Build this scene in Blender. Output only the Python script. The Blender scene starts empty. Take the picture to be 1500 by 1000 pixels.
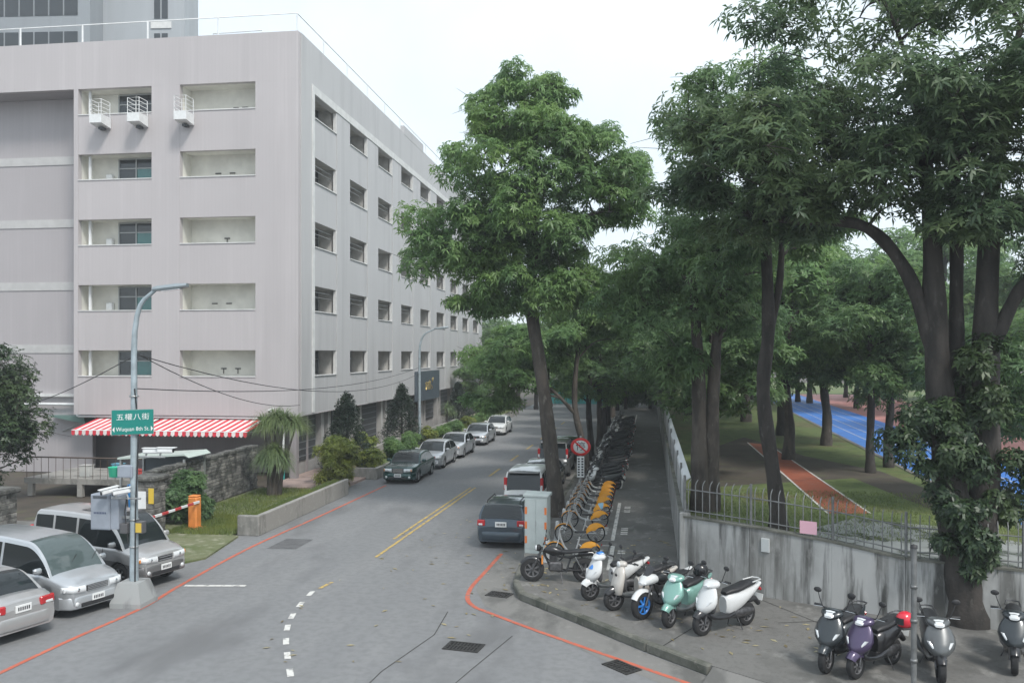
import bpy, math, random
import numpy as np
from mathutils import Vector
R = math.radians
rnd = random.Random(7)
scene = bpy.context.scene
COL = scene.collection

# ---------------------------------------------------------------- camera
F, H = 1261.0, 6.5                        # focal length in photo pixels, eye height
YAW = math.atan(200 / 1261)
CA, SA = math.cos(YAW), math.sin(YAW)
cam = bpy.data.objects.new('camera', bpy.data.cameras.new('camera'))
COL.objects.link(cam)
cam.location = (0, 0, H)
cam.rotation_euler = (R(90), 0, YAW)
cam.data.sensor_width = 36
cam.data.lens = 36 * F / 1500
cam.data.shift_y = 0.012
cam.data.clip_end = 3000
scene.camera = cam
# ---------------------------------------------------------------- sky and sun (bright overcast)
SUN_EL, SUN_AZ = 50, 138                  # degrees; azimuth clockwise from +Y
world = bpy.data.worlds.new('World'); scene.world = world; world.use_nodes = True
wn = world.node_tree; wn.nodes.clear()
sky = wn.nodes.new('ShaderNodeTexSky'); sky.sky_type = 'NISHITA'; sky.sun_disc = False
sky.sun_elevation = R(SUN_EL); sky.sun_rotation = R(SUN_AZ)
sky.air_density = 1.0; sky.dust_density = 3.0; sky.ozone_density = 1.0
cloud = wn.nodes.new('ShaderNodeMix'); cloud.data_type = 'RGBA'      # even cloud cover over the blue
cn = wn.nodes.new('ShaderNodeTexNoise'); cn.inputs['Scale'].default_value = 1.6; cn.inputs['Detail'].default_value = 6; cn.inputs['Roughness'].default_value = .55
ctc = wn.nodes.new('ShaderNodeTexCoord'); wn.links.new(ctc.outputs['Generated'], cn.inputs['Vector'])
cmr = wn.nodes.new('ShaderNodeMapRange'); cmr.inputs[1].default_value = .35; cmr.inputs[2].default_value = .65; cmr.inputs[3].default_value = .62; cmr.inputs[4].default_value = .95
wn.links.new(cn.outputs['Fac'], cmr.inputs[0]); wn.links.new(cmr.outputs[0], cloud.inputs['Factor'])
cloud.inputs[7].default_value = (5.9, 6.6, 7.05, 1)
bg = wn.nodes.new('ShaderNodeBackground'); bg.inputs['Strength'].default_value = 0.1
wo = wn.nodes.new('ShaderNodeOutputWorld')
wn.links.new(sky.outputs[0], cloud.inputs[6]); wn.links.new(cloud.outputs[2], bg.inputs[0]); wn.links.new(bg.outputs[0], wo.inputs[0])
sun = bpy.data.objects.new('sun', bpy.data.lights.new('sun', 'SUN')); COL.objects.link(sun)
sun.data.energy = 1.5; sun.data.angle = R(12); sun.data.color = (1, .97, .92)
_d = Vector((math.sin(R(SUN_AZ)) * math.cos(R(SUN_EL)), math.cos(R(SUN_AZ)) * math.cos(R(SUN_EL)), math.sin(R(SUN_EL))))
sun.rotation_euler = _d.to_track_quat('Z', 'Y').to_euler()
vs = scene.view_settings
vs.view_transform = 'Standard'; vs.look = 'None'; vs.gamma = 1; vs.use_curve_mapping = False; vs.exposure = 0.93

# ---------------------------------------------------------------- pixel -> ground helpers
def g(px, py, z=0.0):
    """photo pixel of a point standing at height z -> world x, y"""
    yc = F * (H - z) / (py - 518); u = (px - 750) / F
    return (yc * (u * CA - SA), yc * (u * SA + CA))

# ---------------------------------------------------------------- materials
MATS = {}
def mat(name, col, rough=.6, metal=0.0, var=0.0, scale=8.0, bump=0.0, bscale=40.0, col2=None, spec=.5, coat=0.0,
        stretch=(1, 1, 1), detail=5.0, lo=.35, hi=.65, emit=None, alpha=1.0, trans=0.0):
    if name in MATS: return MATS[name]
    m = bpy.data.materials.new(name); m.use_nodes = True; nt = m.node_tree
    b = nt.nodes['Principled BSDF']
    b.inputs['Base Color'].default_value = (*col, 1); b.inputs['Roughness'].default_value = rough
    b.inputs['Metallic'].default_value = metal; b.inputs['Specular IOR Level'].default_value = spec
    if coat: b.inputs['Coat Weight'].default_value = coat; b.inputs['Coat Roughness'].default_value = .06
    if trans: b.inputs['Transmission Weight'].default_value = trans
    if alpha < 1: b.inputs['Alpha'].default_value = alpha
    if emit: b.inputs['Emission Color'].default_value = (*emit[0], 1); b.inputs['Emission Strength'].default_value = emit[1]
    if var or col2 or bump:
        tc = nt.nodes.new('ShaderNodeTexCoord'); mp = nt.nodes.new('ShaderNodeMapping')
        mp.inputs['Scale'].default_value = stretch; nt.links.new(tc.outputs['Object'], mp.inputs[0])
    if var or col2:
        n = nt.nodes.new('ShaderNodeTexNoise'); n.inputs['Scale'].default_value = scale; n.inputs['Detail'].default_value = detail
        nt.links.new(mp.outputs[0], n.inputs['Vector'])
        r = nt.nodes.new('ShaderNodeValToRGB')
        c2 = col2 or tuple(c * (1 - var) for c in col)
        c1 = col if col2 else tuple(min(1, c * (1 + var)) for c in col)
        r.color_ramp.elements[0].position = lo; r.color_ramp.elements[1].position = hi
        r.color_ramp.elements[0].color = (*c2, 1); r.color_ramp.elements[1].color = (*c1, 1)
        nt.links.new(n.outputs['Fac'], r.inputs[0]); nt.links.new(r.outputs[0], b.inputs['Base Color'])
    if bump:
        n2 = nt.nodes.new('ShaderNodeTexNoise'); n2.inputs['Scale'].default_value = bscale; n2.inputs['Detail'].default_value = 4
        nt.links.new(mp.outputs[0], n2.inputs['Vector'])
        bp = nt.nodes.new('ShaderNodeBump'); bp.inputs['Strength'].default_value = bump; bp.inputs['Distance'].default_value = .02
        nt.links.new(n2.outputs['Fac'], bp.inputs['Height']); nt.links.new(bp.outputs[0], b.inputs['Normal'])
    MATS[name] = m
    return m

def nodes_of(m): return m.node_tree.nodes, m.node_tree.links, m.node_tree.nodes['Principled BSDF']

def surface_mat(name, layers, rough=.85, bump=.25, bscale=60, rough_lo=None):
    """layers: first colour, then (colour, scale, stretch, lo, hi, amount) blotches of stain or wear mixed over it"""
    if name in MATS: return MATS[name]
    m = bpy.data.materials.new(name); m.use_nodes = True; N, Lk, b = nodes_of(m)
    tc = N.new('ShaderNodeNewGeometry')
    cur = None; base = layers[0]; wet = None
    for i, (c, sc, st, lo, hi, am) in enumerate(layers[1:]):
        mp = N.new('ShaderNodeMapping'); mp.inputs['Scale'].default_value = st; mp.inputs['Location'].default_value = (i * 7.3, i * 3.1, i * 1.7)
        Lk.new(tc.outputs['Position'], mp.inputs[0])
        n = N.new('ShaderNodeTexNoise'); n.inputs['Scale'].default_value = sc; n.inputs['Detail'].default_value = 6; n.inputs['Roughness'].default_value = .6
        Lk.new(mp.outputs[0], n.inputs['Vector'])
        mr = N.new('ShaderNodeMapRange'); mr.inputs[1].default_value = lo; mr.inputs[2].default_value = hi; mr.inputs[4].default_value = am
        Lk.new(n.outputs['Fac'], mr.inputs[0])
        mx = N.new('ShaderNodeMix'); mx.data_type = 'RGBA'
        mx.inputs[7].default_value = (*c, 1)
        Lk.new(mr.outputs[0], mx.inputs['Factor'])
        if cur is None: mx.inputs[6].default_value = (*base, 1)
        else: Lk.new(cur, mx.inputs[6])
        cur = mx.outputs[2]
        if rough_lo is not None and i == 0: wet = mr.outputs[0]
    Lk.new(cur, b.inputs['Base Color']); b.inputs['Roughness'].default_value = rough
    if wet is not None:
        rr = N.new('ShaderNodeMapRange'); rr.inputs[3].default_value = rough; rr.inputs[4].default_value = rough_lo
        Lk.new(wet, rr.inputs[0]); Lk.new(rr.outputs[0], b.inputs['Roughness'])
    n2 = N.new('ShaderNodeTexNoise'); n2.inputs['Scale'].default_value = bscale; n2.inputs['Detail'].default_value = 5
    Lk.new(tc.outputs['Position'], n2.inputs['Vector'])
    bp = N.new('ShaderNodeBump'); bp.inputs['Strength'].default_value = bump; bp.inputs['Distance'].default_value = .015
    Lk.new(n2.outputs['Fac'], bp.inputs['Height']); Lk.new(bp.outputs[0], b.inputs['Normal'])
    MATS[name] = m
    return m

def leaf_mat(name, dark, light, trans=.35):
    if name in MATS: return MATS[name]
    m = bpy.data.materials.new(name); m.use_nodes = True; N, Lk, b = nodes_of(m)
    ge = N.new('ShaderNodeNewGeometry'); r = N.new('ShaderNodeValToRGB')
    r.color_ramp.elements[0].color = (*dark, 1); r.color_ramp.elements[1].color = (*light, 1)
    Lk.new(ge.outputs['Random Per Island'], r.inputs[0])
    no = N.new('ShaderNodeTexNoise'); no.inputs['Scale'].default_value = .55; no.inputs['Detail'].default_value = 3; Lk.new(ge.outputs['Position'], no.inputs['Vector'])
    mr = N.new('ShaderNodeMapRange'); mr.inputs[1].default_value = .42; mr.inputs[2].default_value = .68; mr.inputs[4].default_value = .55; Lk.new(no.outputs['Fac'], mr.inputs[0])
    hu = N.new('ShaderNodeMix'); hu.data_type = 'RGBA'; hu.inputs[7].default_value = (light[0] * 1.25, light[1] * 1.1, light[2] * .8, 1); Lk.new(mr.outputs[0], hu.inputs['Factor']); Lk.new(r.outputs[0], hu.inputs[6])
    r = hu; r_out = hu.outputs[2]; Lk.new(r_out, b.inputs['Base Color'])
    b.inputs['Roughness'].default_value = .42
    t = N.new('ShaderNodeBsdfTranslucent'); Lk.new(r_out, t.inputs[0])
    mx = N.new('ShaderNodeMixShader'); mx.inputs[0].default_value = trans
    out = N['Material Output']
    Lk.new(b.outputs[0], mx.inputs[1]); Lk.new(t.outputs[0], mx.inputs[2]); Lk.new(mx.outputs[0], out.inputs[0])
    MATS[name] = m
    return m

# ---------------------------------------------------------------- mesh builder
class MB:
    def __init__(s): s.v = []; s.f = []; s.sm = []; s.mi = []
    def add(s, vs_, fs, smooth=False, mi=0):
        o = len(s.v); s.v += [tuple(p) for p in vs_]
        for f in fs: s.f.append(tuple(i + o for i in f)); s.sm.append(smooth); s.mi.append(mi)
        return s
    def box(s, c, d, rz=0.0, bev=0.0, mi=0, ry=0.0):
        hx, hy, hz = d[0] / 2, d[1] / 2, d[2] / 2
        if bev <= 0:
            vs_ = [(x * hx, y * hy, z * hz) for x in (-1, 1) for y in (-1, 1) for z in (-1, 1)]
            fs = [(0, 1, 3, 2), (4, 6, 7, 5), (0, 4, 5, 1), (2, 3, 7, 6), (0, 2, 6, 4), (1, 5, 7, 3)]
        else:
            b = min(bev, hx * .98, hy * .98, hz * .98); vs_ = []; ix = {}
            for x in (-1, 1):
                for y in (-1, 1):
                    for z in (-1, 1):
                        for a in range(3):
                            p = [x * (hx - b), y * (hy - b), z * (hz - b)]; p[a] = (x * hx, y * hy, z * hz)[a]
                            ix[(x, y, z, a)] = len(vs_); vs_.append(tuple(p))
            fs = []
            for sg in (-1, 1):
                fs.append([ix[(sg, y, z, 0)] for y, z in ((-1, -1), (1, -1), (1, 1), (-1, 1))][::sg])
                fs.append([ix[(x, sg, z, 1)] for x, z in ((-1, -1), (-1, 1), (1, 1), (1, -1))][::sg])
                fs.append([ix[(x, y, sg, 2)] for x, y in ((-1, -1), (1, -1), (1, 1), (-1, 1))][::sg])
            for p in (-1, 1):
                for q in (-1, 1):
                    fs.append([ix[(p, q, -1, 0)], ix[(p, q, 1, 0)], ix[(p, q, 1, 1)], ix[(p, q, -1, 1)]])
                    fs.append([ix[(p, -1, q, 0)], ix[(p, 1, q, 0)], ix[(p, 1, q, 2)], ix[(p, -1, q, 2)]])
                    fs.append([ix[(-1, p, q, 1)], ix[(1, p, q, 1)], ix[(1, p, q, 2)], ix[(-1, p, q, 2)]])
            for x in (-1, 1):
                for y in (-1, 1):
                    for z in (-1, 1): fs.append([ix[(x, y, z, a)] for a in range(3)])
        cy, sy = math.cos(ry), math.sin(ry); cz, sz = math.cos(rz), math.sin(rz); o = []
        for x, y, z in vs_:
            x, z = x * cy + z * sy, -x * sy + z * cy
            x, y = x * cz - y * sz, x * sz + y * cz
            o.append((x + c[0], y + c[1], z + c[2]))
        return s.add(o, fs, bev > 0.004 and False, mi)
    def tube(s, pts, r, n=8, cap=True, smooth=True, mi=0):
        pts = [Vector(p) for p in pts]; k = len(pts); rs = r if isinstance(r, (list, tuple)) else [r] * k
        rings = []; up = Vector((0, 0, 1)); prev = None
        for i, p in enumerate(pts):
            t = (pts[min(i + 1, k - 1)] - pts[max(i - 1, 0)])
            if t.length < 1e-9: t = Vector((0, 0, 1))
            t.normalize()
            if prev is None:
                a = t.cross(up)
                if a.length < .05: a = t.cross(Vector((1, 0, 0)))
            else: a = prev - t * prev.dot(t)
            a.normalize(); prev = a; b = t.cross(a)
            rings.append([p + (a * math.cos(2 * math.pi * j / n) + b * math.sin(2 * math.pi * j / n)) * rs[i] for j in range(n)])
        return s.loft(rings, True, cap, smooth, mi)
    def loft(s, rings, closed=True, cap=True, smooth=True, mi=0):
        n = len(rings[0]); vs_ = [p for rg in rings for p in rg]; fs = []
        for i in range(len(rings) - 1):
            for j in range(n if closed else n - 1):
                a = i * n + j; b = i * n + (j + 1) % n
                fs.append((a, b, b + n, a + n))
        s.add(vs_, fs, smooth, mi)
        if cap and closed:
            s.add(rings[0], [tuple(range(n))[::-1]], False, mi); s.add(rings[-1], [tuple(range(n))], False, mi)
        return s
    def lathe(s, prof, c=(0, 0, 0), axis='z', n=20, smooth=True, mi=0):
        rings = []
        for r_, h_ in prof:
            ring = []
            for j in range(n):
                a = 2 * math.pi * j / n; p = (r_ * math.cos(a), r_ * math.sin(a), h_)
                if axis == 'y': p = (p[0], p[2], p[1])
                elif axis == 'x': p = (p[2], p[0], p[1])
                ring.append((p[0] + c[0], p[1] + c[1], p[2] + c[2]))
            rings.append(ring)
        return s.loft(rings, True, False, smooth, mi)
    def ell(s, c, r, n=14, m=8, mi=0, zmin=-1.0):
        rings = []
        for i in range(m + 1):
            z = zmin + (1 - zmin) * i / m; z = -math.cos(math.pi * i / m) if zmin <= -1 else z
            q = math.sqrt(max(0, 1 - z * z)) + 1e-4
            rings.append([(c[0] + r[0] * q * math.cos(2 * math.pi * j / n), c[1] + r[1] * q * math.sin(2 * math.pi * j / n), c[2] + r[2] * z) for j in range(n)])
        return s.loft(rings, True, False, True, mi)
    def prism(s, poly, z0, z1, mi=0):
        n = len(poly); z0f = z0 if callable(z0) else (lambda *_: z0); z1f = z1 if callable(z1) else (lambda *_: z1)
        vs_ = [(x, y, z0f(x, y)) for x, y in poly] + [(x, y, z1f(x, y)) for x, y in poly]
        fs = [tuple(range(n))[::-1], tuple(range(n, 2 * n))] + [(i, (i + 1) % n, n + (i + 1) % n, n + i) for i in range(n)]
        return s.add(vs_, fs, False, mi)
    def prismy(s, poly, y0, y1, mi=0, smooth=False):      # poly in x,z
        n = len(poly); vs_ = [(x, y0, z) for x, z in poly] + [(x, y1, z) for x, z in poly]
        fs = [tuple(range(n)), tuple(range(n, 2 * n))[::-1]] + [((i + 1) % n, i, n + i, n + (i + 1) % n) for i in range(n)]
        return s.add(vs_, fs, smooth, mi)
    def quad(s, *p, mi=0): return s.add(p, [tuple(range(len(p)))], False, mi)
    def mesh(s, name, mats):
        me = bpy.data.meshes.new(name); me.from_pydata(s.v, [], s.f)
        me.polygons.foreach_set('use_smooth', s.sm); me.polygons.foreach_set('material_index', s.mi)
        for m in (mats if isinstance(mats, (list, tuple)) else [mats]): me.materials.append(m)
        me.update(); return me
    def build(s, name, mats, parent=None, loc=(0, 0, 0), rz=0.0):
        return link(name, s.mesh(name, mats), parent, loc, rz)

def link(name, data, parent=None, loc=(0, 0, 0), rz=0.0):
    o = bpy.data.objects.new(name, data); COL.objects.link(o)
    o.location = loc; o.rotation_euler = (0, 0, rz)
    if parent: o.parent = parent; CHILD.setdefault(parent.name, []).append(o)
    return o
CHILD = {}
def tag(o, label=None, cat=None, group=None, kind=None):
    if label: o['label'] = label
    if cat: o['category'] = cat
    if group: o['group'] = group
    if kind: o['kind'] = kind
    return o
def thing(name, label, cat, loc=(0, 0, 0), rz=0.0, group=None):
    return tag(link(name, None, None, loc, rz), label, cat, group)
def copy_tree(o, parent=None):
    c = o.copy(); COL.objects.link(c)
    if parent: c.parent = parent; CHILD.setdefault(parent.name, []).append(c)
    for ch in list(KIDS(o)): copy_tree(ch, c)
    return c
def KIDS(o): return CHILD.get(o.name, [])
def struct(o): o['kind'] = 'structure'; return o
def catmull(pts, n):
    """smooth curve through 3-D points, n samples per span"""
    P = [Vector(p) for p in pts]; P = [P[0] * 2 - P[1]] + P + [P[-1] * 2 - P[-2]]; out = []
    for i in range(1, len(P) - 2):
        for k in range(n):
            t = k / n; a, b, c, d = P[i - 1:i + 3]
            out.append(.5 * ((2 * b) + (c - a) * t + (2 * a - 5 * b + 4 * c - d) * t * t + (3 * b - a - 3 * c + d) * t ** 3))
    return out + [P[-2]]
def interp(tab, x):
    """piecewise-linear lookup, tab sorted by x: (x, value...)"""
    if x <= tab[0][0]: return tab[0][1:]
    for a, b in zip(tab, tab[1:]):
        if x <= b[0]:
            t = (x - a[0]) / (b[0] - a[0]); return tuple(p + (q - p) * t for p, q in zip(a[1:], b[1:]))
    return tab[-1][1:]
def text_mesh(body, size, name):
    cu = bpy.data.curves.new(name, 'FONT'); cu.body = body; cu.size = size; cu.align_x = 'CENTER'; cu.align_y = 'CENTER'; cu.extrude = .002
    ob = bpy.data.objects.new(name, cu); COL.objects.link(ob)
    dg = bpy.context.evaluated_depsgraph_get(); me = bpy.data.meshes.new_from_object(ob.evaluated_get(dg))
    bpy.data.objects.remove(ob); bpy.data.curves.remove(cu)
    return me
# ================================================================ setting
ASPH = surface_mat('asphalt',
    [(.2, .203, .207), ((.105, .105, .107), .42, (1, .45, 1), .52, .64, .62), ((.25, .25, .25), .9, (1, .25, 1), .45, .7, .55),
     ((.15, .152, .155), 5, (1, 1, 1), .45, .6, .45), ((.27, .27, .27), 60, (1, 1, 1), .55, .75, .5)], rough=.8, bump=.35, bscale=90, rough_lo=.45)
CONC = surface_mat('pavement_concrete', [(.16, .156, .148), ((.075, .075, .07), .5, (1, 1, 1), .5, .66, .8), ((.27, .265, .25), 1.8, (1, .6, 1), .56, .68, .75),
     ((.1, .1, .09), 9, (1, 1, 1), .5, .65, .5)], rough=.8, bump=.3, bscale=50, rough_lo=.5)
KERB = surface_mat('kerb_concrete', [(.15, .15, .13), ((.06, .065, .05), 1.2, (1, 1, 1), .42, .62, .85), ((.24, .23, .2), 5, (1, 1, 1), .55, .7, .5)], bump=.5)
GUT = surface_mat('gutter_concrete', [(.2, .195, .185), ((.09, .09, .085), .8, (1, .4, 1), .5, .62, .7), ((.3, .29, .27), 4, (1, 1, 1), .55, .75, .4)], bump=.3)
GRASS = surface_mat('grass', [(.12, .16, .05), ((.14, .12, .06), .22, (1, 1, 1), .52, .62, .9), ((.045, .08, .02), 1.7, (1, 1, 1), .45, .65, .6), ((.16, .17, .06), 12, (1, 1, 1), .5, .7, .45)], bump=1.0, bscale=35)
DIRT = surface_mat('bare_soil', [(.085, .07, .055), ((.05, .045, .035), .6, (1, 1, 1), .45, .62, .7), ((.1, .11, .05), 1.1, (1, 1, 1), .55, .7, .7)], bump=.6, bscale=20)
RED_P = surface_mat('red_line_paint', [(.52, .13, .075), ((.2, .19, .18), 7, (1, 1, 1), .52, .62, .85), ((.42, .1, .06), 2, (1, 1, 1), .4, .6, .6)], bump=.15)
YEL_P = surface_mat('yellow_line_paint', [(.55, .38, .1), ((.2, .19, .18), 5, (1, 1, 1), .47, .6, .85)], bump=.1)
WHT_P = surface_mat('white_line_paint', [(.62, .61, .58), ((.2, .2, .2), 6, (1, 1, 1), .52, .64, .8)], bump=.1)

def sheet(name, poly, z, m, kind='structure'):
    o = MB().add([(x, y, z) for x, y in poly], [tuple(range(len(poly)))]).build(name, m)
    o['kind'] = kind; return o
def strip(pts, w, z=.008):
    """flat painted band along a polyline"""
    mb = MB(); P = [Vector((p[0], p[1])) for p in pts]; L = []; Rr = []
    for i, p in enumerate(P):
        t = (P[min(i + 1, len(P) - 1)] - P[max(i - 1, 0)]).normalized(); n = Vector((-t.y, t.x)) * w / 2
        L.append((p.x + n.x, p.y + n.y, z)); Rr.append((p.x - n.x, p.y - n.y, z))
    for i in range(len(P) - 1): mb.add([Rr[i], Rr[i + 1], L[i + 1], L[i]], [(0, 1, 2, 3)])
    return mb

sheet('ground', [(-700, -60), (700, -60), (700, 1400), (-700, 1400)], -.03, DIRT)
sheet('road', [(-60, -12), (30, -12), (30, 20), (-3.2, 23.5), (-3.2, 220), (-14.6, 220), (-14.6, 24), (-60, 24)], 0, ASPH)
# raised pavement on the right with its bent kerb
KL = [(-3.72, 140), (-3.72, 25.2), (-3.62, 23.6), (-3.3, 22.55), (-1.63, 20.8), (0, 19.06), (1.25, 17.85)]
PAVE = [(p[0] + .0, p[1]) for p in KL] + [(1.9, 17.35), (2.9, 16.6), (4.5, 15.4), (8, 12.5), (30, 6), (30, 19), (8.4, 21.12), (6.08, 21.85), (4.54, 22.5), (2.66, 23.38), (1.0, 24.42), (1.06, 140)]
pv = MB()
pv.prism(PAVE, -.02, .2)
PAVEMENT = struct(pv.build('pavement', CONC))
MB().add([(1.3, 17.85, .195), (2.9, 16.62, .195), (2.5, 16.0, .01), (1.0, 17.2, .01), (1.3, 17.85, 0), (2.9, 16.62, 0)], [(0, 3, 2, 1), (0, 4, 3), (1, 2, 5)]).build('ramp', GUT, PAVEMENT)
def along(pts, step):
    P = [Vector((p[0], p[1])) for p in pts]; segs = []; 
    for a, b in zip(P, P[1:]):
        n = max(1, round((b - a).length / step))
        for k in range(n): segs.append((a.lerp(b, k / n), a.lerp(b, (k + 1) / n)))
    return segs
for a, b in along([(-3.72, 60)] + KL[1:], 1.6) + along([(2.9, 16.6), (4.5, 15.4), (8, 12.5)], 1.6):
    d = b - a; c = (a + b) / 2; n = Vector((d.y, -d.x)).normalized()
    if n.x > 0 and a.y > 26: n = -n
    ks = MB().box((0, 0, .1), (d.length - .012, .2, .225), bev=.03)
    ks.build('kerb_stone', KERB, PAVEMENT, (c.x, c.y, .0), math.atan2(d.y, d.x))
gut = strip([(-4.35, 60), (-4.35, 25.2), (-4.2, 23.4), (-3.75, 22.1), (-2.0, 20.25), (-.42, 18.55), (1.3, 16.95), (4, 14.9)], 1.02, .004)
struct(gut.build('gutter', GUT))
def paint(name, pts, w, m, label, group=None, z=.009, smooth=0):
    if smooth: pts = [(p.x, p.y) for p in catmull([(x, y, 0) for x, y in pts], smooth)]
    return struct(strip(pts, w, z).build(name, m))
paint('red_kerb_line', [(-13.1, 13), (-13.05, 15.7), (-12.98, 17.7), (-12.8, 20.3), (-13.0, 22.6), (-13.2, 27.3), (-13.0, 32.7), (-12.85, 39.5), (-12.8, 41)], .12, RED_P, '', smooth=6)
paint('red_kerb_line', [(-4.72, 27.6), (-4.82, 25), (-4.87, 23.5), (-4.75, 22.4), (-4.45, 21.75), (-4.0, 21.3), (-2.35, 19.85), (.67, 17.4), (4, 14.75)], .12, RED_P, '', smooth=6)
for dx in (-.11, .11): paint('yellow_centre_line', [(-8.72 + dx, 26.5 if dx > 0 else 29.2), (-8.42 + dx, 41)], .1, YEL_P, '')
paint('yellow_centre_line', [(-9.0, 22.7), (-8.9, 23.4)], .12, YEL_P, '')
for y0 in (45, 51.5, 58, 65, 72, 79): paint('yellow_dash', [(-8.35 + (y0 - 45) * .012, y0), (-8.32 + (y0 - 45) * .012, y0 + 3)], .13, YEL_P, '')
WD = [g(*q) for q in [(425, 985), (421, 960), (419, 939), (421, 919), (428, 902), (440, 885), (455, 869)]]
for i, p in enumerate(WD):
    a = Vector(WD[max(0, i - 1)]); b = Vector(WD[min(6, i + 1)]); t = (b - a).normalized() * .22
    paint('white_dash', [(p[0] - t.x, p[1] - t.y), (p[0] + t.x, p[1] + t.y)], .135, WHT_P, '')
paint('white_stop_line', [(-12.85, 22.4), (-11.15, 22.66)], .16, WHT_P, '')
paint('white_edge_line', [(-1.28, 40.5), (-1.2, 90)], .09, WHT_P, '', z=.209)
# painted bicycle bays on the pavement
for (y0, y1) in ((29.2, 36.6), (25.2, 28.4)):
    paint('white_bay_line', [(-2.4, y0), (-1.2, y0), (-1.2, y1)] if y0 > 28 else [(-1.5, y1), (-1.15, y1), (-1.15, y0)], .13, WHT_P, '', z=.209)
for y in (26.1, 27.4, 30.3, 31.0, 34.6, 35.4):
    for x in (-1.55, -.85):
        for k in (0, .3): sheet('white_bay_mark', [(x - .12, y + k - .09), (x + .12, y + k - .09), (x + .12, y + k + .09), (x - .12, y + k + .09)], .209, WHT_P)
# expansion joints, asphalt seams and patches
DARKJ = mat('joint_dirt', (.035, .034, .03), .9)
TAR = surface_mat('tar_patch', [(.09, .091, .094), ((.15, .15, .152), 3, (1, 1, 1), .4, .6, .6)], rough=.7)
paint('pavement_joint', [(.25, 18.75), (1.0, 20.2), (2.66, 23.3)], .03, DARKJ, '', z=.2045)
paint('pavement_joint', [(2.6, 23.2), (4.2, 20.6), (5.2, 19.2)], .025, DARKJ, '', z=.2045)
paint('pavement_joint', [(3.0, 20.9), (5.8, 21.7)], .025, DARKJ, '', z=.2049)
paint('asphalt_seam', [(-5.0, 21.2), (-4.9, 19.4), (-5.4, 17), (-5.6, 14)], .022, DARKJ, '', z=.0062)
paint('asphalt_seam', [(-3.1, 19.6), (-3.6, 17.4), (-4.0, 15.5)], .02, DARKJ, '', z=.0062)
for i, (x, y, a, b) in enumerate([(-12.1, 27.9, .5, .8)]):
    pts = [(x - a, y - b), (x + a, y - b * .9), (x + a, y + b), (x - a * .95, y + b)]
    sheet('asphalt_patch', pts, .005 + i * .0001, TAR)
IRON = mat('cast_iron', (.06, .058, .056), .6, .6, var=.3, scale=20)
def drain(x, y, w, d, rz, n):
    o = thing('drain_grate', 'slotted iron drain grate set in the ' + ('open asphalt' if n > 9 else 'gutter at the kerb corner' if y > 21 else 'gutter below the parked scooters'), 'drain grate', (x, y, .004), rz)
    fr = MB()
    for sx in (-1, 1): fr.box((sx * (w / 2), 0, .006), (.05, d + .05, .02))
    for sy in (-1, 0, 1): fr.box((0, sy * (d / 2), .0065), (w - .05, .05, .019))
    fr.build('frame', IRON, o)
    MB().box((0, 0, -.001), (w, d, .006)).build('pit', mat('pit_black', (.008, .008, .008), .9), o)
    for k in range(n): MB().box((-w / 2 + (k + .5) * w / n, 0, .006), (w / n * .5, d - .06, .014)).build('slat', IRON, o)
    return o
drain(-4.05, 18.7, .78, .5, R(-8), 10)
drain(-3.98, 22.9, .6, .42, R(-15), 8)
drain(-.55, 18.0, .7, .4, R(-45), 8)

# ---- left side: driveway, lawn with grass pavers, planters
PINK = surface_mat('pink_paving', [(.36, .27, .24), ((.2, .16, .14), 2, (1, 1, 1), .5, .65, .6)], bump=.3)
struct(MB().prism([(-60, 24), (-14.55, 24), (-14.4, 28.6), (-15.2, 29.0), (-19, 30), (-60, 30)], -.02, .03).build('driveway', GUT))
LAWN = surface_mat('paver_lawn', [(.15, .16, .085), ((.3, .3, .22), 3.2, (1, 1, 1), .52, .62, .75), ((.08, .11, .03), 1.1, (1, 1, 1), .45, .6, .8), ((.2, .21, .1), 14, (1, 1, 1), .5, .7, .5)], bump=.8, bscale=25)
struct(MB().prism([(-15.2, 29.0), (-14.35, 28.6), (-13.85, 25.4), (-14.3, 24.6), (-17.0, 27.6), (-18.5, 30), (-18.5, 39), (-14.4, 39), (-14.4, 29.4)], -.02, .06).build('lawn', LAWN))
struct(MB().prism([(-18.3, 39), (-14.45, 39), (-14.45, 96), (-18.3, 96)], -.02, .12).build('forecourt_paving', PINK))
PLW = surface_mat('planter_concrete', [(.29, .28, .26), ((.12, .12, .11), 1.2, (1, 1, .35), .5, .64, .75), ((.4, .39, .36), 6, (1, 1, 1), .55, .7, .5)], bump=.35)
def planter(label, x0, x1, y0, y1, h, soil):
    o = thing('planter', label, 'planter', (0, 0, 0))
    MB().box(((x0 + x1) / 2, y0 + .1, h / 2), (x1 - x0, .2, h), bev=.02).build('end_wall', PLW, o)
    MB().box((x1 - .1, (y0 + y1) / 2 + .101, h / 2 - .003), (.2, y1 - y0 - .202, h), bev=.02).build('side_wall', PLW, o)
    MB().box((x0 + .06, (y0 + y1) / 2 + .101, h / 2 - .05), (.12, y1 - y0 - .202, h - .1)).build('back_wall', PLW, o)
    MB().box(((x0 + x1) / 2 - .02, (y0 + y1) / 2 + .1, h / 2 - .06), (x1 - x0 - .34, y1 - y0 - .22, h - .1)).build('soil', soil, o)
    return o
planter('long low concrete planter topped with grass along the red kerb line', -14.55, -13.72, 28.9, 38.2, .72, GRASS)
planter('concrete planter with green hedge plants behind the parked saloon cars', -15.3, -13.85, 42.8, 92, .6, GRASS)

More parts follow.
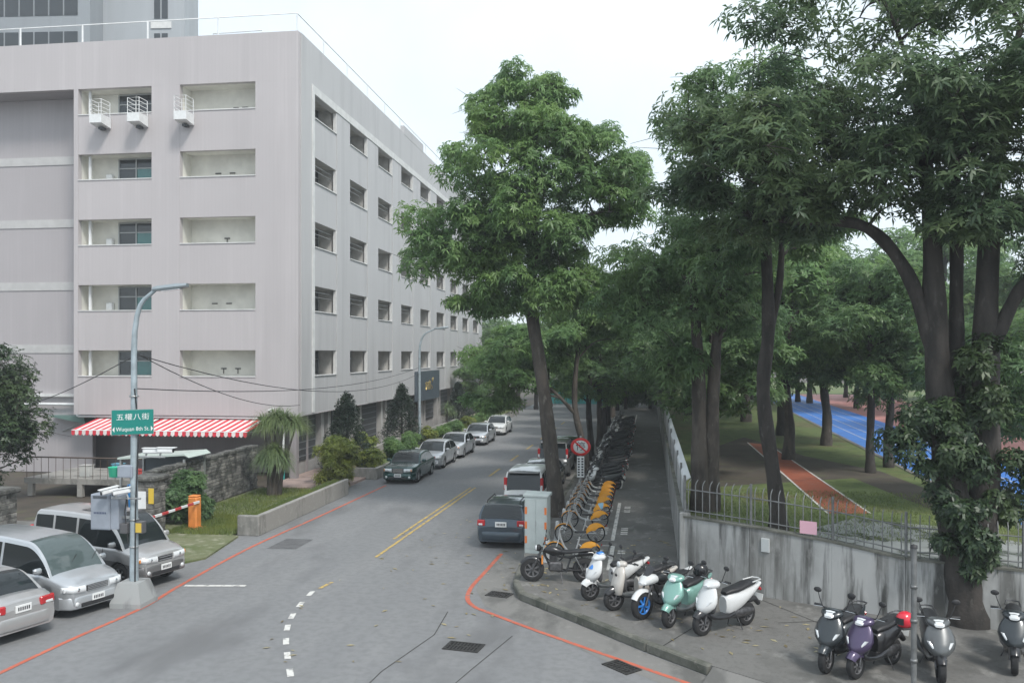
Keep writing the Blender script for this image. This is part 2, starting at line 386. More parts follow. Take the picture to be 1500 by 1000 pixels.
# ---- raised sports field behind the wall
WALLPTS = [(1.0, 24.4, 1.97), (2.66, 23.34, 1.95), (4.54, 22.46, 1.81), (6.08, 21.8, 1.6), (8.4, 21.1, 1.58), (17, 18.6, 1.58)]
FZ = 1.3
sheet('sports_field', [(1.12, 160), (1.12, 24.55)] + [(x, y + .13) for x, y, z in WALLPTS[1:]] + [(60, 10), (160, 10), (160, 160)], FZ, GRASS)
def fsheet(name, pix, m, dz): return sheet(name, [g(px, py, FZ) for px, py in pix], FZ + dz, m)
TRK_R = surface_mat('red_track', [(.33, .1, .055), ((.22, .07, .045), 1.2, (1, 1, 1), .45, .65, .7)], rough=.75, rough_lo=.35)
TRK_B = surface_mat('blue_track', [(.05, .2, .6), ((.04, .14, .45), .5, (1, 1, 1), .45, .65, .6)], rough=.6)
TRK_P = surface_mat('pink_track', [(.5, .22, .2), ((.4, .18, .16), .4, (1, 1, 1), .45, .65, .6)], rough=.7)
SLAB = surface_mat('wet_slabs', [(.3, .31, .3), ((.08, .09, .075), .9, (1, 1, 1), .5, .58, .9), ((.4, .41, .4), 3, (1, 1, 1), .5, .7, .5)], rough=.5, rough_lo=.15, bump=.15)
fsheet('bare_ground', [(1045, 655), (1090, 640), (1180, 668), (1290, 690), (1420, 740), (1380, 752), (1250, 700), (1010, 715)], DIRT, .003)
def tangent_line(a, b, t): return (a[0] + (b[0] - a[0]) * t, a[1] + (b[1] - a[1]) * t)
fsheet('running_lane', [(1095, 648), (1128, 652), (1275, 752), (1213, 752)], TRK_R, .008)
for q in ([(1095, 648), (1213, 752)], [(1128, 652), (1275, 752)]): paint('lane_line', [g(*p, FZ) for p in q], .08, WHT_P, '', z=FZ + .013)
BL0, BL1 = g(1168, 607, FZ), g(1360, 702, FZ); dB = (Vector(BL1) - Vector(BL0)); nB = Vector((dB.y, -dB.x)).normalized()
if nB.x < 0: nB = -nB
B0, B1 = Vector(BL0) - dB * 1.0, Vector(BL1) + dB * .4
def band(name, o0, o1, m, dz): return sheet(name, [tuple(B0 + nB * o0), tuple(B1 + nB * o0), tuple(B1 + nB * o1), tuple(B0 + nB * o1)], FZ + dz, m)
band('blue_track', 0, 5.2, TRK_B, .006); band('pink_infield', 5.2, 14, TRK_P, .007); band('blue_track', 20, 26, TRK_B, .006)
for k in range(1, 5): struct(strip([tuple(B0 + nB * 1.05 * k), tuple(B1 + nB * 1.05 * k)], .06, FZ + .011).build('lane_line', WHT_P))
struct(strip([tuple(B0 - nB * .12), tuple(B1 - nB * .12)], .24, FZ + .03).build('track_edging', GUT))
sheet('wet_paving', [(3.3, 23.45), (4.6, 22.85), (6.15, 22.15), (8.4, 21.5), (10.5, 21.2), (10.5, 25), (9, 27.5), (6.4, 28.6), (4.6, 26.5)], FZ + .005, SLAB)

# ---- retaining wall with stained render, one wall of two runs
WALLM = surface_mat('stained_wall', [(.4, .405, .4), ((.045, .045, .042), 1.7, (1.6, 1.6, .14), .47, .6, .95), ((.2, .2, .19), .5, (1, 1, .6), .45, .6, .7), ((.5, .5, .49), 4, (1, 1, .5), .55, .75, .4)], rough=.85, bump=.25)
wl = thing('retaining_wall', 'grey rendered retaining wall with black drip stains below the bar fence', 'wall')
def wall_run(pts, name):
    for (x0, y0, z0), (x1, y1, z1) in zip(pts, pts[1:]):
        d = Vector((x1 - x0, y1 - y0)).normalized(); n = Vector((-d.y, d.x)) * .11
        MB().prism([(x0 - n.x, y0 - n.y), (x1 - n.x, y1 - n.y), (x1 + n.x, y1 + n.y), (x0 + n.x, y0 + n.y)], 0,
                   lambda x, y: z0 if math.hypot(x - x0, y - y0) < math.hypot(x - x1, y - y1) else z1).build(name, WALLM, wl)
        m = n * 1.25
        MB().prism([(x0 - m.x, y0 - m.y), (x1 - m.x, y1 - m.y), (x1 + m.x, y1 + m.y), (x0 + m.x, y0 + m.y)],
                   lambda x, y: (z0 if math.hypot(x - x0, y - y0) < math.hypot(x - x1, y - y1) else z1) + .002,
                   lambda x, y: (z0 if math.hypot(x - x0, y - y0) < math.hypot(x - x1, y - y1) else z1) + .05).build('coping', KERB, wl)
wall_run(WALLPTS, 'wall_panel')
SIDE = [(1.0, 24.5, 1.97), (1.02, 40, 1.95), (1.05, 70, 1.9), (1.08, 130, 1.9)]
wall_run(SIDE[::-1], 'wall_panel')
MB().box((1.0, 24.42, 1.05), (.3, .3, 2.1), bev=.02).build('corner_pier', WALLM, wl)
for (px, py, w, h) in ((1120, 788, .22, .36),):
    x, y = g(px, 872, .2); MB().box((x, y - .16, 1.55), (w, .05, h), bev=.01, rz=-.5).build('wall_box', mat('pale_grey_paint', (.5, .52, .52), .6), wl)
STEEL = mat('galvanised_steel', (.42, .43, .43), .45, .7, var=.2, scale=6)
fence = thing('bar_fence', 'galvanised steel bar fence with bent tips on top of the retaining wall', 'fence')
FSTEEL = mat('dull_fence_steel', (.2, .205, .205), .5, .5, var=.2, scale=6)
bar = MB(); bar.tube([(0, 0, 0), (0, 0, .84), (0, .04, .92), (0, .15, 1.0)], .014, 6)
BARM = bar.mesh('bar', FSTEEL)
GALV_LIT = mat('galvanised_lit', (.62, .64, .65), .3, .6)  # lighter steel for the walkway bars, reflections off their tips put into the colour
BARM2 = MB().tube([(0, 0, 0), (0, 0, .84), (0, .04, .92), (0, .17, 1.02)], .02, 6).mesh('bar', GALV_LIT)
def fence_run(pts, step, hscale=1.0, flip=1):
    for (x0, y0, z0), (x1, y1, z1) in zip(pts, pts[1:]):
        a, b = Vector((x0, y0, z0 + .05)), Vector((x1, y1, z1 + .05)); L = (b - a).length; rz = math.atan2(b.y - a.y, b.x - a.x)
        n = int(L / step)
        for k in range(n):
            p = a.lerp(b, (k + .5) / n); o = link('bar', BARM if flip > 0 else BARM2, fence, p, rz if flip > 0 else rz + math.pi); o.scale = (1, 1, hscale)
        for hz in (.14, .72): MB().tube([a + Vector((0, 0, hz)), b + Vector((0, 0, hz))], .018, 6).build('rail', FSTEEL, fence)
        MB().tube([a, a + Vector((0, 0, 1.08))], .035, 8).build('post', FSTEEL, fence)
fence_run(WALLPTS[:-1] + [(12.5, 19.9, 1.58)], .2)
fence_run([(1.0, 24.6, 1.97), (1.01, 27.5, 1.96), (1.01, 31, 1.96), (1.02, 35, 1.95), (1.02, 40, 1.95), (1.03, 46, 1.94), (1.04, 52, 1.93), (1.05, 58, 1.92)], .2, 1.0, -1)
pp = MB().box((0, 0, 0), (.42, .012, .32)); q = g(1180, 869, .2)
tag(pp.build('paper_notice', mat('pink_paper', (.72, .42, .5), .8), None, (3.98, 22.62, 2.12), math.atan2(-.88, 1.88)), 'pink paper notice tied to the bar fence', 'notice')
# low end wall far down the walkway, teal hoarding at the end of the street
TEAL = mat('teal_hoarding', (.1, .42, .4), .5, var=.15, scale=1)
hd = thing('hoarding', 'teal metal hoarding across the far end of the street', 'hoarding')
for k in range(5): MB().box((-12.5 + 2.0 * k, 112, 1.5), (1.98, .08, 3.0)).build('panel', TEAL, hd)
for k in range(6): MB().box((-13.5 + 2.0 * k, 112.1, 1.5), (.08, .1, 3.05)).build('post', STEEL, hd)
# ================================================================ main building
def facade_mat(name, col, streak):
    if name in MATS: return MATS[name]
    m = bpy.data.materials.new(name); m.use_nodes = True; N, Lk, b = nodes_of(m)
    tc = N.new('ShaderNodeNewGeometry')
    def noise(sc, st, lo, hi, am):
        mp = N.new('ShaderNodeMapping'); mp.inputs['Scale'].default_value = st; Lk.new(tc.outputs['Position'], mp.inputs[0])
        n = N.new('ShaderNodeTexNoise'); n.inputs['Scale'].default_value = sc; n.inputs['Detail'].default_value = 5; Lk.new(mp.outputs[0], n.inputs['Vector'])
        r = N.new('ShaderNodeMapRange'); r.inputs[1].default_value = lo; r.inputs[2].default_value = hi; r.inputs[4].default_value = am; Lk.new(n.outputs['Fac'], r.inputs[0]); return r.outputs[0]
    cur = None
    for fac, c in ((noise(.9, (1, 1, .12), .5, .72, streak), tuple(x * .72 for x in col)), (noise(3.5, (1, 1, .05), .52, .7, .35), tuple(min(1, x * 1.16) for x in col)), (noise(.25, (1, 1, 1), .4, .7, .4), tuple(x * .88 for x in col))):
        mx = N.new('ShaderNodeMix'); mx.data_type = 'RGBA'; mx.inputs[7].default_value = (*c, 1); Lk.new(fac, mx.inputs['Factor'])
        if cur is None: mx.inputs[6].default_value = (*col, 1)
        else: Lk.new(cur, mx.inputs[6])
        cur = mx.outputs[2]
    # fine tile joints: too small in the photograph to build
    sep = N.new('ShaderNodeSeparateXYZ'); Lk.new(tc.outputs['Position'], sep.inputs[0])
    ad = N.new('ShaderNodeMath'); ad.operation = 'ADD'; Lk.new(sep.outputs[0], ad.inputs[0]); Lk.new(sep.outputs[1], ad.inputs[1])
    last = None
    for src, per in ((ad.outputs[0], .2),):
        md = N.new('ShaderNodeMath'); md.operation = 'PINGPONG'; md.inputs[1].default_value = per / 2; Lk.new(src, md.inputs[0])
        cp = N.new('ShaderNodeMath'); cp.operation = 'LESS_THAN'; cp.inputs[1].default_value = .010; Lk.new(md.outputs[0], cp.inputs[0])
        if last is None: last = cp.outputs[0]
        else:
            mm = N.new('ShaderNodeMath'); mm.operation = 'MAXIMUM'; Lk.new(last, mm.inputs[0]); Lk.new(cp.outputs[0], mm.inputs[1]); last = mm.outputs[0]
    sc = N.new('ShaderNodeMath'); sc.operation = 'MULTIPLY'; sc.inputs[1].default_value = .1; Lk.new(last, sc.inputs[0])
    mx = N.new('ShaderNodeMix'); mx.data_type = 'RGBA'; mx.inputs[7].default_value = (*[x * .45 for x in col], 1); Lk.new(sc.outputs[0], mx.inputs['Factor']); Lk.new(cur, mx.inputs[6])
    Lk.new(mx.outputs[2], b.inputs['Base Color']); b.inputs['Roughness'].default_value = .6
    MATS[name] = m; return m
FAC = facade_mat('mauve_facade_tile', (.465, .435, .44), .24)
FAC2 = facade_mat('grey_facade_tile', (.47, .465, .468), .5)
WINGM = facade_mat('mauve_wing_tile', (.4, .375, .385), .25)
TRIM = mat('pale_trim', (.62, .62, .61), .7, var=.08, scale=2)
CREAM = mat('cream_plaster', (.66, .65, .6), .8, var=.1, scale=1.2)
GLASS = mat('dark_window_glass', (.025, .03, .034), .06, spec=.8)
TGLASS = mat('teal_window_glass', (.05, .17, .17), .1, spec=.8)
FRAME = mat('aluminium_frame', (.34, .35, .35), .45, .4)
WHITE = mat('white_paint', (.72, .73, .73), .5, var=.06, scale=4)
DARK = mat('dark_louvre', (.05, .055, .06), .5)
SLATE = surface_mat('slate_panel', [(.07, .09, .11), ((.12, .14, .16), 3, (1, 1, 1), .5, .7, .6)], rough=.4, bump=.1)
B = thing('office_building', 'six storey mauve grey tiled building with recessed windows and roof railing', 'building', (-17.6, 41.56, 0), R(1.2))
ZB = [5.3 + 3.44 * k for k in range(5)]; WHT = 1.38; ZT = 22.93
FX = [(-6.43, -2.3), (-12.15, -8.0)]           # front openings
def part(name, m, c, d, parent=B, bev=0.0): return MB().box(c, d, bev=bev).build(name, m, parent)
def span(name, m, x0, x1, y0, y1, z0, z1, parent=B): return part(name, m, ((x0 + x1) / 2, (y0 + y1) / 2, (z0 + z1) / 2), (x1 - x0, y1 - y0, z1 - z0), parent)
# front (faces the camera)
for x0, x1 in ((-2.3, 0), (-8.0, -6.43), (-12.4, -12.15)): span('column', FAC, x0, x1, 0, .3, 3.34, 20.45)
span('parapet_band', FAC, -19.5, 0, 0, .3, 20.452, ZT)
for x0, x1 in FX:
    zz = 3.34
    for zb in ZB + [None]:
        zt = zb if zb else 20.45
        if zt - zz > .05: span('spandrel', FAC, x0 + .001, x1 - .001, .012, .3, zz, zt)
        if zb: zz = zb + WHT
def niche(mb, x0, x1, y0, y1, z0, z1, axis):
    """five inner faces of a recess, open at y0 (axis y) or at x1 (axis x)"""
    if axis == 'y':
        mb.quad((x0, y1, z0), (x1, y1, z0), (x1, y1, z1), (x0, y1, z1)); mb.quad((x0, y0, z0), (x1, y0, z0), (x1, y1, z0), (x0, y1, z0))
        mb.quad((x0, y0, z1), (x0, y1, z1), (x1, y1, z1), (x1, y0, z1)); mb.quad((x0, y0, z0), (x0, y1, z0), (x0, y1, z1), (x0, y0, z1)); mb.quad((x1, y0, z0), (x1, y0, z1), (x1, y1, z1), (x1, y1, z0))
    else:
        mb.quad((x0, y0, z0), (x0, y1, z0), (x0, y1, z1), (x0, y0, z1)); mb.quad((x0, y0, z0), (x1, y0, z0), (x1, y1, z0), (x0, y1, z0))
        mb.quad((x0, y0, z1), (x0, y1, z1), (x1, y1, z1), (x1, y0, z1)); mb.quad((x0, y0, z0), (x0, y0, z1), (x1, y0, z1), (x1, y0, z0)); mb.quad((x0, y1, z0), (x1, y1, z0), (x1, y1, z1), (x0, y1, z1))
    return mb
HOOK = mat('dark_bracket', (.03, .03, .03), .6)
hookrnd = random.Random(3)
for k, zb in enumerate(ZB):
    for j, (x0, x1) in enumerate(FX):
        bal = niche(MB(), x0, x1, .29, 1.2, zb - .002, zb + WHT + .02, 'y').build('balcony', CREAM, B)
        span('sill', TRIM, x0, x1, -.03, .32, zb + .002, zb + .05)
        if j == 0:
            for hx in ((-4.6, -3.8), (-5.1, -4.3), (-4.4,), (-4.9, -4.1), (-3.9, -3.4))[k]:
                MB().box((hx, 1.17, zb + .42), (.3, .05, .05)).build('bracket', HOOK, bal)
                if not k % 2: MB().box((hx, 1.16, zb + .3), (.03, .03, .28)).build('bracket', HOOK, bal)
        else:
            w0, w1 = -10.55, -8.55
            fr = MB()
            for cx in (w0, (w0 + w1) / 2, w1): fr.box((cx, 1.17, zb + .68), (.07, .08, 1.33))
            for cz in (zb + .05, zb + .82, zb + 1.33): fr.box(((w0 + w1) / 2, 1.172, cz), (w1 - w0 - .07, .07, .06))
            win = fr.build('window', FRAME, bal)
            for q in range(2):
                cx = w0 + (q + .5) * (w1 - w0) / 2
                MB().box((cx, 1.185, zb + .43), ((w1 - w0) / 2 - .06, .02, .72)).build('pane', TGLASS if q and k < 4 else GLASS, win)
                MB().box((cx, 1.186, zb + 1.08), ((w1 - w0) / 2 - .06, .02, .46)).build('pane', GLASS, win)
            if k not in (0, 4): MB().box((-11.0, 1.05, zb + .3), (.35, .25, .4), bev=.03).build('meter_box', WHITE, bal)
            MB().box((-11.75, .45, zb + .7), (.12, .12, 1.36)).build('downpipe', WHITE, bal)
# left wing, set back under the roof band
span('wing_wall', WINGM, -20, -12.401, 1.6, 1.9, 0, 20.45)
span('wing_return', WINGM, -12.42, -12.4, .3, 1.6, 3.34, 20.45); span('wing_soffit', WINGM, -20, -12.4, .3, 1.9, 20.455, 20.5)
BAND = mat('pale_band', (.47, .465, .46), .7, var=.06, scale=2)
for k in range(1, 5): span('string_course', BAND, -20, -12.43, 1.56, 1.6, ZB[k] - 2.2 + .0, ZB[k] - 1.75)
span('ledge', TRIM, -20, -12.43, 1.4, 1.6, 4.15, 4.3)
MB().tube([(-20, 1.35, 3.75), (-13.2, 1.35, 3.75), (-12.9, 1.3, 3.6), (-12.85, 1.2, 3.3), (-12.6, .6, 3.2), (-12.2, .15, 3.2), (-2.2, .12, 3.2)], .07, 8).build('pipe', WHITE, B)
# ground floor under the overhang
span('soffit', FAC, -12.4, 0, 0.001, 3.0, 3.3, 3.338)
GW = facade_mat('ground_wall_tile', (.3, .275, .28), .5)
span('ground_wall', GW, -20, -.7, 3.0, 3.2, 0, 3.3)
part('ground_post', GW, (-.35, .35, 1.65), (.35, .35, 3.3)); MB().tube([(-.75, -.12, 0), (-.75, -.12, 3.2)], .06, 8).build('downpipe', WHITE, B)
MB().tube([(-.75, -.12, 0), (-.75, -.12, .7)], .075, 8).build('pipe_sleeve', mat('teal_paint', (.03, .3, .28), .5), B)
# side facade along the street: bays of 5.84 m
NB = 9; BY = [2.18 + 5.84 * k for k in range(NB)]; BW = 3.55; YE = 54.5
span('column', FAC2, -.3, 0.05, .301, 2.18, 3.34, 20.3)
span('trim_strip', TRIM, .05, .09, 1.75, 2.1, 3.4, 20.75); span('trim_band', TRIM, .0501, .088, 2.1, YE, 20.32, 20.75)
for k in range(NB):
    y1 = BY[k + 1] if k + 1 < NB else YE
    span('column', FAC2, -.3, .05, BY[k] + BW, y1, 3.34, 20.3)
span('parapet_band', FAC2, -.3, .048, .301, YE, 20.301, ZT - .0)
span('parapet_step', FAC2, -.28, .06, 20.5, 26.5, ZT - .1, ZT + .55)
sp = {}; wm = {}
wn_ = niche(MB(), -1.1, -.02, 0, BW, 0, WHT, 'x').mesh('window', mat('recess_plaster', (.42, .41, .39), .8, var=.15, scale=2))
jm = MB().box((-.06, BW - .06, WHT / 2), (.2, .1, WHT - .02)).box((-.05, BW / 2, .03), (.24, BW - .2, .05)).mesh('jamb', TRIM)
pm1 = MB().box((-1.06, .75, .7), (.04, 1.4, 1.25)).mesh('pane', GLASS)
CURT = [mat('curtain_%d' % i, c, .9, var=.12, scale=6, stretch=(1, 6, .2)) for i, c in enumerate([(.5, .47, .4), (.3, .33, .36), (.6, .58, .55)])]
curt = [MB().box((-1.035, yc, .7 if i != 1 else .95), (.012, wd, 1.2 if i != 1 else .7)).mesh('curtain', CURT[i]) for i, (yc, wd) in enumerate([(.42, .6), (1.0, .8), (2.75, .5)])]
wrnd = random.Random(17)
pm2 = MB().box((-1.06, 2.95, .7), (.04, .95, 1.25)).mesh('pane', GLASS)
fm = MB()
for yy in (.06, .75, 1.45, 2.48, 3.42): fm.box((-1.03, yy, .7), (.05, .05, 1.28))
for zz in (.9,): fm.box((-1.032, .75, zz), (.04, 1.36, .045)).box((-1.032, 2.95, zz), (.04, .9, .045))
fm = fm.mesh('frame', FRAME)
rl = MB().tube([(-.3, .02, 1.12), (-.3, BW - .02, 1.12)], .03, 6).tube([(-.3, .02, .85), (-.3, BW - .02, .85)], .02, 6).mesh('clothes_rail', FRAME)
sp1 = MB().box((-.14, BW / 2, (3.44 - WHT) / 2), (.3, BW - .004, 3.44 - WHT - .004)).mesh('spandrel', FAC2)
sp0 = MB().box((-.14, BW / 2, (5.3 - 3.34) / 2), (.3, BW - .004, 5.3 - 3.344)).mesh('spandrel', FAC2)
for k in range(NB):
    link('spandrel', sp0, B, (0, BY[k], 3.342))
    for i, zb in enumerate(ZB):
        w = link('window', wn_, B, (0, BY[k], zb - .0))
        for n_, me in (('jamb', jm), ('pane', pm1), ('pane', pm2), ('frame', fm)): link(n_, me, w)
        if 0 < i < 4 and wrnd.random() < .75: link('clothes_rail', rl, w)
        for cm in curt:
            if wrnd.random() < .4: link('curtain', cm, w)
        if i < 4: link('spandrel', sp1, B, (0, BY[k], zb + WHT + .002))
    span('lintel', FAC2, -.3, .01, BY[k] + .002, BY[k] + BW - .002, ZB[4] + WHT + .002, 20.299)
# street level of the side facade
span('street_soffit', FAC, -1.2, .04, .31, YE, 3.3, 3.338)
span('street_wall', mat('plinth_render', (.36, .35, .34), .8, var=.15, scale=1.5), -1.0, -.8, 1.2, YE, 0, 3.3)
lv = MB().box((-.78, 1.6, 1.95), (.06, 3.2, 2.35)).mesh('louvre_window', DARK)
sl = MB().box((-.735, 1.6, 0), (.03, 3.2, .05)).mesh('slat', mat('louvre_bar', (.16, .17, .18), .5))
for k in range(NB):
    y0 = .6 + 5.84 * k
    SCOL = mat('street_column_render', (.36, .355, .345), .8, var=.15, scale=1.5); span('street_column', SCOL, -.85, -.45, y0 + 3.9, y0 + 4.35, 0, 3.3); span('street_column', SCOL, -.85, -.45, y0 + 5.0, y0 + 5.4, 0, 3.3)
    if k != 4:
        w = link('louvre_window', lv, B, (0, y0 + .6, 0))
        for q in range(6): link('slat', sl, w, (0, 0, 1.0 + q * .38))
    else: span('entrance_door', mat('dark_door', (.06, .05, .05), .4), -.8, -.74, y0 + .3, y0 + 3.7, 0, 3.0)
sg = span('name_panel', SLATE, .05, .3, 23.6, 31.4, 2.75, 5.1)
GOLD = mat('gold_lettering', (.55, .42, .16), .35, .7)
def stroke(pts, r): return [(.3, 27.5 + a * 1.9, 3.95 + b * 1.6) for a, b in pts], r
for pts in ([(-.7, .12), (-.62, .02), (-.66, -.2)], [(-.5, .18), (-.42, -.05), (-.55, -.25)], [(-.34, .1), (-.2, .16), (-.22, -.22)], [(-.3, -.02), (-.1, .02)], [(0, .25), (0, -.25)], [(-.12, .1), (.14, .14)], [(.25, .2), (.22, -.2), (.36, -.24)], [(.5, .3), (.62, .12), (.74, .34)], [(.45, -.05), (.6, -.2)]):
    p, r = stroke(pts, .05); MB().tube(p, .05, 5).build('letter_stroke', GOLD, sg)
# roof slab and railing
span('roof_slab', mat('roof_concrete', (.3, .3, .29), .9), -20, -.3, .3, YE, 22.3, 22.45)
span('end_wall', FAC, -20, -.3, YE - .3, YE, 0, 22.3); span('core_wall', FAC, -20, -1.3, 3.3, 3.4, 3.34, 22.3)
rr = MB()
for x in (-19.3, -15.6, -12, -8.3, -4.4, -.12): MB().tube([(x, .15, ZT), (x, .15, ZT + .95)], .05 if x < -8 else .03, 6).build('railing_post', WHITE, B)
for y in range(4, 54, 4): MB().tube([(-.12, y, ZT), (-.12, y, ZT + .95)], .03, 6).build('railing_post', WHITE, B)
MB().tube([(-20, .15, ZT + .95), (-.12, .15, ZT + .95), (-.12, YE, ZT + .95)], .03, 6).build('railing_rail', WHITE, B)
MB().tube([(-4.9, .6, ZT - .1), (-4.9, .6, ZT + .3), (-2.2, .6, ZT + .35), (-2.2, .6, ZT - .1)], .03, 6).build('railing_rail', WHITE, B)
# white air conditioner cages bolted outside the top floor
for n_, x in enumerate((-10.6, -8.5, -5.95)):
    o = thing('air_conditioner_ledge', ['white box ledge with pipe rails under the top window, nearest the set-back wing', 'white box ledge with pipe rails centred under the top dark window', 'white box ledge with pipe rails beside the blank top balcony'][n_], 'wall ledge', (-17.6 + x, 41.56 - .02 + x * .021, 18.3), R(1.2)); o.scale = (.74, .85, .76)
    MB().prism([(-.45, -1.0), (.45, -1.0), (.45, 0), (-.45, 0)], lambda X, Y: .15 if Y < -.5 else 0, .72).build('tray', WHITE, o)
    for xx in (-.43, .43):
        for yy in (-.97, -.08): MB().tube([(xx, yy, .7), (xx, yy, 1.75)], .025, 6).build('rail_post', WHITE, o)
    for z in (.95, 1.22, 1.5, 1.75): MB().tube([(-.43, -.08, z), (-.43, -.97, z), (.43, -.97, z), (.43, -.08, z)], .022, 6).build('rail', WHITE, o)
    MB().box((0, -.3, -.08), (.3, .4, .16)).build('bracket', DARK, o)
# striped awning
aw = thing('awning', 'red and white striped fabric awning with scalloped edge over the ground floor', 'awning', (-17.6, 41.56, 0), R(1.2))
AR, AWt = mat('awning_red', (.6, .04, .06), .7, var=.12, scale=3), mat('awning_white', (.7, .66, .64), .7, var=.1, scale=3)
n = 54
for run, (xa, xb) in enumerate(((-11.1, -7.6), (-7.5, -1.65))):
    k = round((xb - xa) / .2)
    for i in range(k):
        a, b = xa + (xb - xa) * i / k, xa + (xb - xa) * (i + 1) / k; c = (a + b) / 2; s_ = -.45
        m = MB(); t = .02
        m.add([(a, .05, 3.1), (b, .05, 3.1), (b + s_, -1.4, 2.62), (a + s_, -1.4, 2.62)], [(0, 1, 2, 3)])
        m.add([(a + s_, -1.4, 2.62), (b + s_, -1.4, 2.62), (b + s_, -1.42, 2.42), (c + s_, -1.42, 2.33), (a + s_, -1.42, 2.42)], [(0, 1, 2, 3, 4)])
        m.build('stripe', AR if i % 2 == 0 else AWt, aw)
    MB().tube([(xa - .45, -1.38, 2.61), (xb - .45, -1.38, 2.61)], .03, 6).build('front_bar', WHITE, aw)
    for x in (xa + .2, xb - .2): MB().tube([(x, .05, 2.6), (x - .3, -1.35, 2.58)], .025, 6).build('arm', STEEL, aw)
# tower block behind
TB = facade_mat('tower_tile', (.36, .38, .4), .3)
t = thing('tower_block', 'tall blue grey tower block rising behind the roof railing', 'building', (-47, 72, 0), R(6))
span('wall', TB, -20, 5.4, 0, 3, 0, 52, t); span('side_bay', facade_mat('tower_bay_tile', (.27, .29, .31), .3), -20, -2.2, -2.2, -.001, 0, 52, t)
for zi in range(9):
    z = 33.2 + (zi - 5) * 3.35
    for j in range(9): 
        w = span('window', GLASS, -15.4 + j * 1.36, -14.2 + j * 1.36, -2.25, -2.19, z, z + 1.9, t)
    for xx in (2.6, 3.3): span('window', GLASS, xx, xx + .55, -.05, .02, z + .4, z + 2.4, t)
    span('ledge', TRIM, 2.3, 4.2, -.1, .02, z - .5, z + .1, t)
# ================================================================ vehicles
def paintm(name, col, metal=.55, rough=.32): return mat('paint_' + name, col, rough, metal, coat=.8, var=.04, scale=3)
CGLASS = mat('car_glass', (.018, .023, .025), .05, spec=.55)
CGLASS2 = mat('car_glass_reflection', (.075, .1, .1), .05, spec=.7)  # paler greenish base colour stands for a bright reflection on the windscreen
TYRE = mat('tyre_rubber', (.022, .022, .023), .85); RIM = mat('alloy_rim', (.5, .51, .52), .35, .8)
BLACKP = mat('black_plastic', (.025, .025, .027), .55); CHROME = mat('chrome', (.7, .71, .72), .15, 1.0)
LAMP = mat('headlamp_lens', (.7, .72, .73), .12, .1, coat=.6); AMBER = mat('amber_lens', (.7, .25, .04), .25, coat=.4)
REDL = mat('red_lens', (.45, .02, .025), .2, coat=.5); PLATE = mat('number_plate', (.75, .76, .75), .5); INK = mat('plate_ink', (.03, .03, .04), .7)

def wheel(parent, x, y, r, w, side, simple=False, rimm=None, name='wheel'):
    o = link(name, None, parent, (x, y, r))
    key = ('wheel', round(r, 3), round(w, 3), side, (rimm or RIM).name)
    if key not in CACHE:
        t = MB().lathe([(r * .62, -w / 2), (r * .9, -w / 2), (r * .985, -w * .36), (r, -w * .2), (r, w * .2), (r * .985, w * .36), (r * .9, w / 2), (r * .62, w / 2)], axis='y', n=24).mesh('tyre', TYRE)
        f = side * w * .44; q = MB()
        q.lathe([(r * .64, f - side * .05), (r * .64, f), (r * .58, f), (r * .55, f - side * .04)], axis='y', n=24)
        q.lathe([(r * .55, f - side * .045), (.001, f - side * .045)], axis='y', n=20, mi=1)
        q.lathe([(r * .16, f - side * .04), (r * .15, f - side * .005), (.001, f - side * .002)], axis='y', n=12)
        for k in range(7):
            a = 2 * math.pi * k / 7; c, s = math.cos(a), math.sin(a)
            w2 = r * .075; i, e = r * .1, r * .59; y_ = f - side * .012
            q.add([(c * i - s * w2, y_, s * i + c * w2), (c * i + s * w2, y_, s * i - c * w2), (c * e + s * w2, y_, s * e - c * w2), (c * e - s * w2, y_, s * e + c * w2)], [(0, 1, 2, 3)])
        CACHE[key] = (t, q.mesh('rim', [rimm or RIM, BLACKP]))
    link('tyre', CACHE[key][0], o); link('rim', CACHE[key][1], o)
    return o
CACHE = {}
def ss(t): t = min(1, max(0, t)); return t * t * (3 - 2 * t)

